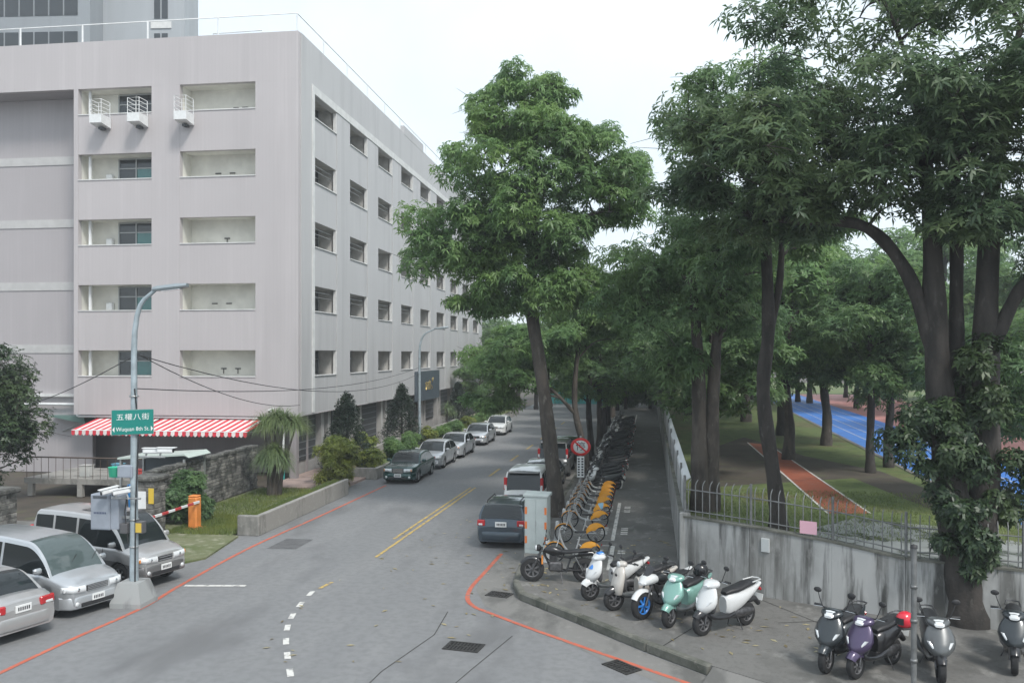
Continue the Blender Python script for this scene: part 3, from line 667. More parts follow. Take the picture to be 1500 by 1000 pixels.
def make_car(name, label, S, paint, loc, rz, group=None, glass=None, cat='car'):
    """x forward. S: L W belt top-profile 'top' [(x,z)], cabin xs (rear base, rear roof, front roof, front base), roof z, axles, wheel r"""
    glass = glass or CGLASS
    o = thing(name, label, cat, (loc[0], loc[1], 0), rz, group)
    L, W = S['L'], S['W']; hw = W / 2; xf, xr = S['xf'], S['xr']; r = S['r']; ra = r + .055; zb = S.get('zb', .2)
    def wid(x):                                   # plan shape
        e = (abs(x) - (L / 2 - .55)) / .55
        return hw * (1 - (.2 if x > 0 else .11) * max(0, e) ** 2.4)
    def bodyx(y):                                 # nose plan curve: x of the skin at half width y
        t = (1 - abs(y) / hw) / .2
        return L / 2 if t >= 1 else L / 2 - .55 + .55 * max(0, t) ** (1 / 2.4)
    def arch(x):
        h = 0
        for a in (xf, xr):
            if abs(x - a) < ra: h = max(h, r + math.sqrt(ra * ra - (x - a) ** 2) * 1.0)
        return h
    def half(x):
        zt = interp(S['top'], x)[0]; w = wid(x); ah = arch(x)
        e = max(0, (abs(x) - (L / 2 - .16)) / .16); lo = zb + .06 * e
        P = [(w * .84, lo), (w * .955, lo + .05), (w * .99, lo + .2), (w, zb + (zt - zb) * .55), (w * .99, zt - .16), (w * .965, zt - .06), (w * .9, zt - .012), (w * .62, zt + .02 * S.get('crown', 1)), (0, zt + .035 * S.get('crown', 1))]
        return [(y, max(z, min(ah, zt - .1)) if y > w * .7 and i < 5 else z) for i, (y, z) in enumerate(P)]
    xs = set(np.linspace(-L / 2, L / 2, 46)) | {a + ra * math.cos(math.pi * k / 12) * .999 for a in (xf, xr) for k in range(13)} | {-L / 2 + .03, L / 2 - .03} | {p[0] for p in S['top']}
    xs = sorted(x for x in xs if -L / 2 <= x <= L / 2)
    rings = []
    for x in xs:
        h = half(x); xo = x
        rings.append([(xo, y, z) for y, z in h] + [(xo, -y, z) for y, z in h[-2::-1]])
    bm_ = MB().loft(rings, True, True, True); nr = len(rings[0])
    if S.get('lower'):
        for i in range(len(bm_.f)):
            if len(bm_.f[i]) == 4 and (i % nr in (0, 1, 2, nr - 1, nr - 2, nr - 3, nr - 4)): bm_.mi[i] = 1
    body = bm_.build('body', [paint, S.get('lower', paint)], o)
    MB().box((0, 0, (zb + S['belt'] * .8) / 2), (L - .35, W - .42, S['belt'] * .8 - zb)).build('underbody', BLACKP, o)
    if S.get('clad'):
        for sy in (-1, 1): MB().tube([(xr + ra + .02, sy * hw * .985, zb + .13), (xf - ra - .02, sy * hw * .985, zb + .13)], [.06, .06], 8).build('side_sill', S['clad'], o)
    # greenhouse
    x0, x1, x2, x3 = S['cabin']; zr = S['roof']; wb = hw * .945; wr = hw * S.get('tumble', .78)
    def cab(x):
        bz = interp(S['top'], x)[0] - .03
        if x > x2: t = (x3 - x) / (x3 - x2); zt = bz + (zr - .05 - bz) * (math.sin(min(1, t) * math.pi / 2) ** .92 if t < 1 else 1)
        elif x < x1: t = (x - x0) / max(.001, x1 - x0); zt = bz + (zr - .04 - bz) * (math.sin(min(1, t) * math.pi / 2) ** .9)
        else:
            t = (x - x1) / (x2 - x1); zt = zr - .05 * t ** 3 - .04 * (1 - t) ** 3
        fz = max(.0, (zt - bz) / (zr - bz)); wt = wb + (wr - wb) * fz; wbx = min(wb, wid(x) * .96)
        wt = min(wt, wbx)
        y1 = wbx + (wt - wbx) * .84
        return [(wbx, bz), (y1, bz + (zt - bz) * .84), (wt * .985, bz + (zt - bz) * .95), (wt * .9, zt - .004 * fz), (wt * .45, zt + .02 * fz), (0, zt + .03 * fz)]
    cx = sorted(set(np.linspace(x0, x3, 40)) | {x1, x2} | {p + d for p in S['pillars'] for d in (-.045, .045)})
    C = [cab(x) for x in cx]; parts = {}
    def face(key, a, b, c, d): parts.setdefault(key, MB()).add([a, b, c, d], [(0, 1, 2, 3)], True)
    for i in range(len(cx) - 1):
        xa, xb = cx[i], cx[i + 1]; xm = (xa + xb) / 2
        pil = any(abs(xm - p) < .045 for p in S['pillars']) or xm < x0 + S.get('cpil', .12)
        seg = sum(1 for p in S['pillars'] if p < xm)
        for sg in (1, -1):
            for j in range(5):
                q = [(xa, sg * C[i][j][0], C[i][j][1]), (xb, sg * C[i + 1][j][0], C[i + 1][j][1]), (xb, sg * C[i + 1][j + 1][0], C[i + 1][j + 1][1]), (xa, sg * C[i][j + 1][0], C[i][j + 1][1])]
                if sg < 0: q = q[::-1]
                if j == 0: face('roof' if pil else ('side_window', sg, seg), *q)
                elif j < 3: face('roof', *q)
                elif xm > x2 + .03: face('windscreen', *q)
                elif xm < x1 - .02 and S.get('rearglass', True): face('rear_window', *q)
                else: face('roof', *q)
    for k, mb in parts.items():
        nm = k if isinstance(k, str) else k[0]
        mb.build(nm, paint if nm == 'roof' else (S.get('wsglass', glass) if nm in ('windscreen', 'rear_window') else glass), o)
    # wheels
    for x in (xf, xr):
        for sy in (-1, 1): wheel(o, x, sy * (hw - .12), r, .2, sy)
    # seams and handles
    for x in S['seams']:  # shut lines
        for sy in (-1, 1):
            h = half(x)[2:6]; m = MB()
            for (ya, za), (yb, zb_) in zip(h, h[1:]): m.add([(x - .011, sy * (ya + .005), za), (x + .011, sy * (ya + .005), za), (x + .011, sy * (yb + .005), zb_), (x - .011, sy * (yb + .005), zb_)], [(0, 1, 2, 3)])
            m.build('door_seam', BLACKP, o)
    for x in S.get('handles', []):
        for sy in (-1, 1): MB().box((x, sy * (hw * .985 + .012), S['belt'] - .17), (.17, .035, .035), bev=.012).build('door_handle', S.get('trim', paint), o)
    if S.get('strip'):
        for sy in (-1, 1): MB().box(((xf + xr) / 2, sy * (hw + .004), zb + (S['belt'] - zb) * .5), (xf - xr - 2 * ra - .1, .03, .07), bev=.012).build('rubbing_strip', S['strip'], o)
    mx = x3 - .28
    for sy in (-1, 1):
        m = link('wing_mirror', None, o, (mx, sy * (hw + .07), S['belt'] + .1))
        MB().box((0, 0, 0), (.12, .22, .15), bev=.045).build('shell', S.get('mirror', paint), m); MB().box((-.062, 0, 0), (.006, .18, .11)).build('glass', CHROME, m)
        MB().box((.0, -sy * .1, -.06), (.06, .12, .04)).build('stalk', BLACKP, m)
    # front
    xF = L / 2; ft = interp(S['top'], xF - .03)[0]; fw = wid(xF)
    def bumper(nm, sgn, z, h, th, m):
        n = 14; rg = []
        for k in range(n + 1):
            y = -1 + 2 * k / n; yy = y * hw * .985; xx = sgn * (bodyx(yy * .985) + .03 - .03 * y * y)
            rg.append([(xx - sgn * th, yy, z - h / 2), (xx - sgn * .015, yy, z - h / 2), (xx, yy, z - h / 2 + .04), (xx, yy, z + h / 2 - .04), (xx - sgn * .02, yy, z + h / 2), (xx - sgn * th, yy, z + h / 2)])
        return MB().loft(rg, True, True, True).build(nm, m, o)
    fb = S.get('bumper', paint)
    bz = S.get('bz', .38); bf = bumper('front_bumper', 1, bz, .3, .2, fb); br = bumper('rear_bumper', -1, bz + .06, .3, .2, fb)
    MB().box((xF + .03, 0, bz - .07), (.03, W * .55, .1), bev=.01).build('air_intake', BLACKP, bf)
    for sy in (-1, 1): MB().lathe([(.06, 0), (.055, .02), (.001, .025)], c=(bodyx(hw * .68) + .02, sy * hw * .68, bz - .03), axis='x', n=12).build('fog_lamp', LAMP, bf)
    p = MB().box((xF + .045, 0, bz + .06), (.015, .36, .16), bev=.004).build('number_plate', PLATE, bf)
    for k in range(6): MB().box((xF + .054, -.12 + k * .048, bz + .055), (.003, .028, .075)).build('plate_mark', INK, p)
    zg = ft - .10
    gr = MB().box((xF - .005, 0, zg), (.05, S.get('gw', .7), S.get('gh', .15)), bev=.015).build('grille', BLACKP, o)
    for k in range(S.get('gbars', 3)): MB().box((xF + .022, 0, zg - S.get('gh', .15) / 2 + (k + .5) * S.get('gh', .15) / S.get('gbars', 3)), (.012, S.get('gw', .7) - .04, .024)).build('grille_bar', CHROME, gr)
    for sy in (-1, 1):
        hl, hh = S.get('hl', (.42, .16)); m = MB(); rg = []
        for k in range(8):
            u = k / 7; yy = S.get('gw', .7) / 2 + .03 + u * hl; yy = min(yy, hw * .955); xx = bodyx(yy) + .022; hz = hh * (1 - .3 * u) / 2; zc = zg + .005 + .025 * u
            rg.append([(xx - .1, sy * yy, zc - hz), (xx, sy * yy, zc - hz * .9), (xx + .012, sy * yy, zc), (xx - .015, sy * yy, zc + hz * .9), (xx - .12, sy * yy, zc + hz)])
        m.loft(rg, True, True, True); h = m.build('headlight', LAMP, o)
        MB().ell((bodyx(S.get('gw', .7) / 2 + .03 + hl * .4) + .005, sy * (S.get('gw', .7) / 2 + .03 + hl * .4), zg + .01), (.035, .06, .055)).build('reflector', CHROME, h)
        yy = min(S.get('gw', .7) / 2 + hl * .95, hw * .93); MB().box((bodyx(yy) + .008, sy * yy, zg + .025), (.05, .08, hh * .55), bev=.015, rz=-sy * .6).build('indicator', AMBER if S.get('amber', True) else LAMP, h)
    # rear
    xR = -L / 2; tz, th, tw = S.get('tail', (.78, .2, .3))
    for sy in (-1, 1):
        t_ = MB().box((xR + S.get('tx', .03) + .012, sy * (hw * .93 - tw / 2), tz), (.09, tw, th), bev=.025, rz=-sy * .2).build('tail_light', REDL, o)
        MB().box((xR + S.get('tx', .03) - .04, sy * (hw * .93 - tw * .45), tz - th * .22), (.016, tw * .5, th * .3), bev=.008).build('reversing_lens', LAMP, t_)
    pz = S.get('plate_z', .72)
    p = MB().box((xR - .012 + S.get('px', 0), 0, pz), (.02, .38, .17), bev=.004).build('number_plate', PLATE, o)
    for k in range(6): MB().box((xR - .024 + S.get('px', 0), -.13 + k * .05, pz), (.003, .03, .08)).build('plate_mark', INK, p)
    # wipers
    for y in (-.28, .32):
        xx = x3 - .06; MB().tube([(xx, y, interp(S['top'], xx)[0] + .03), (xx - .2, y + .42, interp(S['top'], xx - .2)[0] + .03 + .17 * S.get('rake', 1))], .01, 5).build('wiper', BLACKP, o)
    if S.get('rails'):
        for sy in (-1, 1): MB().tube([(x1 + .1, sy * wr * .86, zr - .01), (x1 + .2, sy * wr * .86, zr + .06), (x2 - .3, sy * wr * .86, zr + .06), (x2 - .15, sy * wr * .86, zr - .01)], .02, 6).build('roof_rail', S['rails'], o)
    if S.get('spoiler'): MB().box((x1 - .12, 0, zr - .06), (.3, wr * 1.75, .035), bev=.015).build('roof_spoiler', S['spoiler'], o)
    return o

SEDAN = dict(L=4.5, W=1.74, belt=.92, roof=1.42, zb=.19, r=.31, xf=1.38, xr=-1.32, top=[(-2.25, .72), (-2.2, .9), (-1.9, .97), (-1.3, .96), (1.0, .92), (1.3, .89), (2.0, .8), (2.2, .74), (2.25, .68)],
             cabin=(-1.75, -1.05, .28, 1.12), pillars=[-.35], seams=[-1.0, -.32, .88], handles=[-.55, .3], tail=(.8, .17, .36), plate_z=.75)
MERC = dict(SEDAN, top=[(-2.25, .7), (-2.2, .9), (-1.9, .96), (-1.3, .95), (1.0, .93), (1.3, .92), (2.0, .85), (2.2, .8), (2.25, .74)], gw=.56, gh=.24, gbars=6, hl=(.42, .19), cabin=(-1.7, -1.0, .2, 1.0))
VIOS = dict(SEDAN, L=4.3, W=1.7, roof=1.46, top=[(-2.15, .75), (-2.1, .95), (-1.8, 1.0), (-1.3, .98), (.9, .95), (1.25, .92), (1.85, .84), (2.1, .76), (2.15, .7)], cabin=(-1.75, -.95, .35, 1.25), xf=1.3, xr=-1.25, gw=.5, gh=.1, hl=(.5, .2), amber=False)
FABIA = dict(L=4.2, W=1.73, belt=.95, roof=1.46, zb=.2, r=.31, xf=1.28, xr=-1.2, top=[(-2.1, .72), (-2.07, .98), (-1.9, 1.0), (-1.2, .98), (.9, .95), (1.25, .93), (1.8, .84), (2.05, .74), (2.1, .66)],
             cabin=(-2.03, -1.62, .2, 1.08), pillars=[-.3, -1.15], seams=[-1.0, -.3, .8], handles=[-.5, .3], tail=(.87, .2, .27), tx=.02, plate_z=.83, rails=BLACKP, cpil=.2, tumble=.76)
MINIV = dict(L=4.5, W=1.72, belt=1.05, roof=1.8, zb=.24, r=.33, xf=1.4, xr=-1.3, top=[(-2.25, .75), (-2.22, 1.02), (-1.9, 1.05), (.9, 1.05), (1.3, 1.03), (1.9, .92), (2.2, .8), (2.25, .7)],
             cabin=(-2.2, -1.98, .5, 1.3), pillars=[-.35, -1.2], seams=[-1.0, -.3, .85], handles=[-.5, .35], tail=(1.28, .52, .13), tx=.12, plate_z=.85, spoiler=mat('grey_spoiler', (.22, .22, .22), .5), cpil=.14, tumble=.82)
SERENA = dict(L=4.52, W=1.7, belt=1.03, roof=1.8, zb=.2, r=.31, xf=1.5, xr=-1.2, top=[(-2.26, .75), (-2.24, 1.0), (-2.0, 1.03), (.8, 1.03), (1.25, 1.04), (1.55, 1.0), (1.9, .92), (2.14, .84), (2.22, .8), (2.26, .74)],
              cabin=(-2.2, -2.0, .52, 1.56), pillars=[-.35, -1.3], seams=[-1.1, -.3, .75], handles=[-.5, .4], tail=(1.1, .5, .13), plate_z=.8, gw=.62, gh=.15, gbars=4, hl=(.5, .2), amber=False, tumble=.8, cpil=.14, wsglass=CGLASS2, rake=1.6)
DELICA = dict(L=4.7, W=1.72, belt=1.12, roof=1.95, zb=.3, r=.35, xf=1.5, xr=-1.3, top=[(-2.35, .85), (-2.33, 1.1), (-2.0, 1.12), (.8, 1.12), (1.3, 1.13), (1.6, 1.09), (1.95, 1.02), (2.2, .96), (2.3, .92), (2.35, .85)],
              cabin=(-2.3, -2.05, .62, 1.62), pillars=[-.3, -1.3], seams=[-1.1, -.3, .85], handles=[-.55, .45], tail=(1.2, .5, .14), plate_z=.9, gw=.5, gh=.14, gbars=2, hl=(.54, .19), tumble=.82, cpil=.16, rake=1.5)

silver = paintm('silver', (.5, .52, .54)); silver2 = paintm('warm_silver', (.47, .465, .46)); green = paintm('dark_green', (.014, .06, .056), .4, .25)
navy = paintm('slate_blue', (.045, .065, .085), .5, .28); whitep = paintm('white', (.62, .63, .62), 0, .35); greyp = paintm('grey', (.2, .21, .215)); blackc = paintm('black', (.015, .016, .018), .3, .25)
DELICA['clad'] = DELICA['bumper'] = paintm('pewter', (.2, .195, .195)); DELICA['clad'] = None; DELICA['lower'] = DELICA['bumper']; DELICA['bz'] = .5
AX = R(-17)
def at_front(cx, cy, rz, L): return (cx - math.cos(rz) * L / 2, cy - math.sin(rz) * L / 2)
make_car('van', 'silver passenger van with grey bumpers and dark roof hatch behind the lamp post', DELICA, silver2, at_front(-13.4, 22.35, AX, 4.7), AX, cat='van')
v = bpy.data.objects['van']
MB().box((-.1, 0, 1.965), (.95, .8, .012), bev=.004).build('roof_hatch', mat('hatch_glass', (.06, .06, .065), .2), v)
make_car('minivan', 'silver minivan with windscreen coloured pale as a reflection between the silver saloon and the van', SERENA, silver, at_front(-13.7, 19.75, AX, 4.5), AX, cat='van')
rzS = AX + math.pi
REARS = dict(SEDAN, tail=(.8, .19, .4))
make_car('saloon_car', 'silver saloon parked tail outwards beside the silver minivan', REARS, silver2, at_front(-14.0 - 4.3, 17.55 + 1.3, rzS, 4.5), rzS)
make_car('saloon_car', 'dark green saloon with chrome grille parked beside the planter', MERC, green, (-12.35, 43.75), R(-90), 'saloon cars parked nose towards the junction', CGLASS)
make_car('saloon_car', 'silver compact saloon with a swept grille right behind the dark green saloon', VIOS, silver, (-12.3, 49.2), R(-90), 'saloon cars parked nose towards the junction')
make_car('saloon_car', 'silver saloon third in line behind the dark green saloon', dict(MERC, gw=.5, gh=.16), silver, (-12.25, 54.3), R(-90), 'saloon cars parked nose towards the junction')
make_car('saloon_car', 'silver saloon with dark nose strip standing apart behind the silver saloons', dict(SEDAN, gw=.8), silver, (-12.2, 61.9), R(-90), 'saloon cars parked nose towards the junction')
make_car('saloon_car', 'white car half hidden by low branches at the far kerb', VIOS, whitep, (-12.1, 69.5), R(-90), 'saloon cars parked nose towards the junction')
fab = make_car('estate_car', 'slate blue estate car with roof rails parked by the utility cabinet', FABIA, navy, (-4.85, 30.3), R(90))
make_car('people_carrier', 'white people carrier with tall red tail lights in front of the slate blue estate', MINIV, whitep, (-4.95, 36.3), R(90), cat='van')
make_car('hatchback', 'dark hatchback parked beyond the white people carrier', dict(FABIA, rails=None), blackc, (-5.0, 41.6), R(90))
make_car('delivery_van', 'grey van with black rear window beyond the trunk', dict(MINIV, roof=1.9), greyp, (-4.95, 47.0), R(90), cat='van')
make_car('hatchback', 'black car at the far end of the right kerb row', dict(FABIA, rails=None), blackc, (-4.9, 53), R(90))

# ---------------------------------------------------------------- scooters
SEATM = mat('seat_vinyl', (.02, .02, .022), .5); ENG = mat('engine_metal', (.12, .12, .125), .45, .7, var=.3, scale=15); GREYP2 = mat('grey_plastic', (.1, .1, .105), .5)
def ring(c, w, l, fwd, n=12, p=2.4, back=None):
    """rounded plan ring: half width w, front reach fwd, back reach l"""
    out = []
    for k in range(n):
        a = 2 * math.pi * k / n; ca_, sa_ = math.cos(a), math.sin(a)
        sx = abs(ca_) ** (2 / p) * (1 if ca_ > 0 else -1); sy = abs(sa_) ** (2 / p) * (1 if sa_ > 0 else -1)
        out.append((c[0] + sx * (fwd if sx > 0 else l), c[1] + sy * w, c[2]))
    return out
def vring(x, zc, hz, w, n=12, p=2.5):
    out = []
    for k in range(n):
        a = 2 * math.pi * k / n; c, s = math.cos(a), math.sin(a)
        out.append((x, (abs(c) ** (2 / p)) * (1 if c > 0 else -1) * w, zc + (abs(s) ** (2 / p)) * (1 if s > 0 else -1) * hz))
    return out
def two_wheel_mirrors(o, x, z, m, w=.3, h=.24):
    for sy in (-1, 1):
        q = link('mirror', None, o, (x, sy * w, z))
        MB().tube([(0, 0, 0), (.0, sy * .06, h * .6), (-.02, sy * .09, h)], .008, 5).build('stalk', m, q)
        MB().ell((-.02, sy * .1, h + .03), (.018, .075, .048), 10, 6).build('shell', m, q)
def make_scooter(label, loc, rz, P, group=None, style='sport', scale=1.0, trunk=False):
    """P: apron paint, body paint, fender paint, lower paint"""
    o = thing('scooter', label, 'scooter', loc, rz, group); A, Bp, Fd, Lo = P; o.scale = (scale,) * 3
    key = (style, A.name, Bp.name, Fd.name, Lo.name)
    if key in SC:
        for ch in list(KIDS(SC[key])): copy_tree(ch, o)
        return o
    SC[key] = o
    rr = .235 if style != 'retro' else .245
    fx, rx = .62, -.60
    wheel(o, fx, 0, rr, .115, 1, rimm=GREYP2, name='front_wheel'); wheel(o, rx, 0, rr, .125, 1, rimm=GREYP2, name='rear_wheel')
    MB().tube([(fx, .075, rr), (fx - .05, .075, rr + .22), (.46, .04, .56)], .02, 6).tube([(fx, -.075, rr), (fx - .05, -.075, rr + .22), (.46, -.04, .56)], .02, 6).build('fork', ENG, o)
    f = []                                        # front fender
    for k in range(9):
        a = R(35 + 120 * k / 8); q = rr + .03; w = .075 + .02 * math.sin(math.pi * k / 8)
        cx, cz = fx + q * math.cos(a), rr + q * math.sin(a); nx, nz = math.cos(a), math.sin(a)
        f.append([(cx - nx * .10, -w, cz - nz * .10), (cx, -w * .85, cz), (cx + nx * .035, 0, cz + nz * .035), (cx, w * .85, cz), (cx - nx * .10, w, cz - nz * .10)])
    MB().loft(f, False, False, True).build('front_fender', Fd, o)
    if style == 'retro': secs = [(.52, .36, .15, .05, .10), (.52, .46, .2, .05, .14), (.5, .62, .215, .05, .12), (.46, .8, .2, .05, .10), (.43, .92, .14, .05, .09), (.42, .97, .07, .04, .06)]
    else: secs = [(.55, .42, .05, .05, .10), (.55, .48, .15, .05, .18), (.52, .57, .235, .05, .19), (.485, .67, .265, .05, .165), (.45, .78, .24, .05, .12), (.42, .88, .19, .05, .09), (.40, .95, .13, .04, .06)]
    MB().loft([ring((x, 0, z), w, bk, fw, 16, 2.4 if style == 'retro' else 1.7) for x, z, w, bk, fw in secs], True, True, True).build('leg_shield', A, o)
    if style != 'retro':
        for sy in (-1, 1): MB().loft([ring((.655 - .032 * k, sy * (.055 + .042 * k), .525 + .055 * k), .03 + .014 * (k in (1, 2)), .05, .045, 8) for k in range(4)], True, True, True).build('indicator', LAMP, o)
        MB().loft([ring((.60 - .012 * k, 0, .43 + .04 * k), .05 + .035 * k, .04, .125 + .012 * k, 10, 1.7) for k in range(3)], True, True, True).build('beak', Lo, o)
    # handlebar cowl with headlamp
    if style == 'retro':
        MB().loft([vring(.30 + .05 * k, 1.0, h, w) for k, (h, w) in enumerate([(.03, .05), (.06, .12), (.07, .13), (.06, .1), (.035, .06)])], True, True, True).build('handlebar_cowl', A, o)
        for sy in (-1, 1): MB().ell((.615, sy * .09, .8), (.025, .035, .035), 10, 6).build('round_lamp', BLACKP, o)
        MB().ell((.5, 0, 1.0), (.03, .07, .07)).build('headlight', LAMP, o)
    else:
        MB().loft([vring(.24 + .055 * k, 1.0 - .012 * k, h, w) for k, (h, w) in enumerate([(.03, .08), (.06, .17), (.075, .2), (.075, .185), (.06, .14), (.03, .08)])], True, True, True).build('handlebar_cowl', A, o)
        MB().loft([vring(.43 + .035 * k, .975 - .012 * k, .058 - .013 * k, .125 - .018 * k) for k in range(4)], True, True, True).build('headlight', LAMP, o)
    hb = MB().tube([(.24, -.36, 1.04), (.28, -.2, 1.03), (.31, 0, 1.01), (.28, .2, 1.03), (.24, .36, 1.04)], .014, 6).build('handlebar', BLACKP, o)
    for sy in (-1, 1):
        MB().tube([(.24, sy * .24, 1.04), (.235, sy * .37, 1.04)], .022, 8).build('grip', BLACKP, hb); MB().tube([(.29, sy * .2, 1.03), (.29, sy * .36, 1.025)], .008, 5).build('brake_lever', CHROME, hb)
    two_wheel_mirrors(o, .29, 1.04, BLACKP, .2)
    MB().loft([vring(x, z, h, w) for x, z, h, w in ((.5, .4, .07, .1), (.4, .33, .055, .15), (.2, .3, .05, .165), (0, .3, .06, .165), (-.15, .33, .09, .16))], True, True, True).build('floorboard', Lo, o)
    MB().loft([vring(x, z, h, w) for x, z, h, w in ((.43, .62, .2, .12), (.4, .6, .22, .15), (.37, .6, .22, .14))], True, True, True).build('inner_panel', GREYP2, o)
    MB().loft([vring(x, z, h, w) for x, z, h, w in ((.05, .5, .17, .1), (-.02, .51, .22, .15), (-.15, .53, .225, .165), (-.35, .575, .19, .18), (-.58, .65, .125, .165), (-.8, .73, .075, .12), (-1.0, .8, .03, .06))], True, True, True).build('body', Bp, o)
    MB().loft([vring(x, z, h, w) for x, z, h, w in ((.03, .73, .035, .08), (-.06, .765, .055, .125), (-.25, .775, .06, .145), (-.4, .80, .055, .15), (-.55, .835, .055, .14), (-.74, .85, .05, .11), (-.84, .85, .03, .07))], True, True, True).build('seat', SEATM, o)
    MB().loft([vring(x, z, h, w) for x, z, h, w in ((-.1, .3, .08, .09), (-.3, .3, .11, .12), (-.55, .3, .1, .13), (-.75, .3, .06, .1))], True, True, True).build('engine', ENG, o)
    MB().tube([(-.2, -.13, .22), (-.45, -.17, .25), (-.85, -.19, .33)], [.025, .05, .055], 10).build('exhaust', GREYP2, o)
    MB().tube([(-.62, .0, .5), (-.86, 0, .5), (-.98, 0, .38)], [.07, .06, .05], 8).build('rear_fender', BLACKP, o)
    MB().box((-.97, 0, .69), (.05, .17, .07), bev=.02).build('tail_light', REDL, o); MB().box((-.99, 0, .52), (.012, .2, .13), ry=-.3).build('number_plate', PLATE, o)
    MB().tube([(-.66, .13, .88), (-.92, .11, .9), (-.97, 0, .9), (-.92, -.11, .9), (-.66, -.13, .88)], .014, 6).build('grab_rail', ENG if style != 'white' else Bp, o)
    MB().tube([(-.25, .1, .24), (-.3, .2, .01)], .012, 6).tube([(-.25, -.1, .24), (-.3, -.2, .01)], .012, 6).build('stand', ENG, o)
    return o
SC = {}
def pc(n, c, m=.2, r=.3): return mat('scooter_' + n, c, r, m, coat=.5)
sw, sbk, sbeige, steal, spurp, sdk, sgy, ssil, sblue = pc('white', (.62, .63, .63), 0), pc('black', (.018, .018, .02)), pc('beige', (.52, .49, .45), 0), pc('teal', (.2, .38, .33)), pc('purple', (.07, .05, .11)), pc('charcoal', (.03, .037, .042)), pc('grey', (.1, .107, .11)), pc('silver', (.4, .41, .42), .5), pc('blue', (.03, .2, .6), 0)
def aim(fr, deg): return (fr[0] - math.cos(R(deg)) * .62, fr[1] - math.sin(R(deg)) * .62, .2)
G5 = 'scooters parked on the pavement corner'
def sc_at(px, py, deg): return aim(g(px, py, .2), deg), R(deg)
def place(label, px, py, deg, P, style='sport', scale=1.12):
    p, rz = sc_at(px, py, deg); return make_scooter(label, p, rz, P, G5, style, scale)
s1 = place('white scooter with blue nose panel next to the black motorcycle', 868, 878, 216, (sw, sw, sw, sgy))
MB().loft([ring((.47 - .03 * k, 0, .72 + .055 * k), .16 - .02 * k, .02, .165 - .02 * k, 12, 1.7) for k in range(4)], True, True, True).build('nose_panel', sblue, s1)
MB().loft([vring(.3 + .06 * k, 1.045, .04 - .008 * k, .1 - .02 * k) for k in range(3)], True, True, True).build('cowl_panel', sblue, s1)
place('beige retro scooter with a plain rounded leg shield and twin round lamps', 903, 893, 212, (sbeige, sbeige, sbk, sgy), 'retro', 1.12)
place('pale teal scooter with black seat beside the white scooter', 983, 917, 236, (steal, steal, steal, sgy))
place('white scooter with black floor and white tail parked outermost by the kerb end', 1033, 929, 222, (sw, sw, sbk, sbk), 'white', 1.15)
place('charcoal scooter with raised mirrors nearest the dropped kerb', 1213, 983, 236, (sdk, sdk, sdk, sbk), 'sport', 1.15)
place('purple and black scooter beside the charcoal scooter', 1256, 992, 226, (spurp, sbk, spurp, sbk), 'sport', 1.1)
place('silver grey scooter standing behind the thin grey pole', 1377, 998, 262, (sgy, sbk, sbk, sbk), 'sport', 1.12)
place('dark scooter standing against the wall right of the ivy covered trunk', 1486, 985, 250, (sdk, sbk, sbk, sbk), 'sport', 1.12)

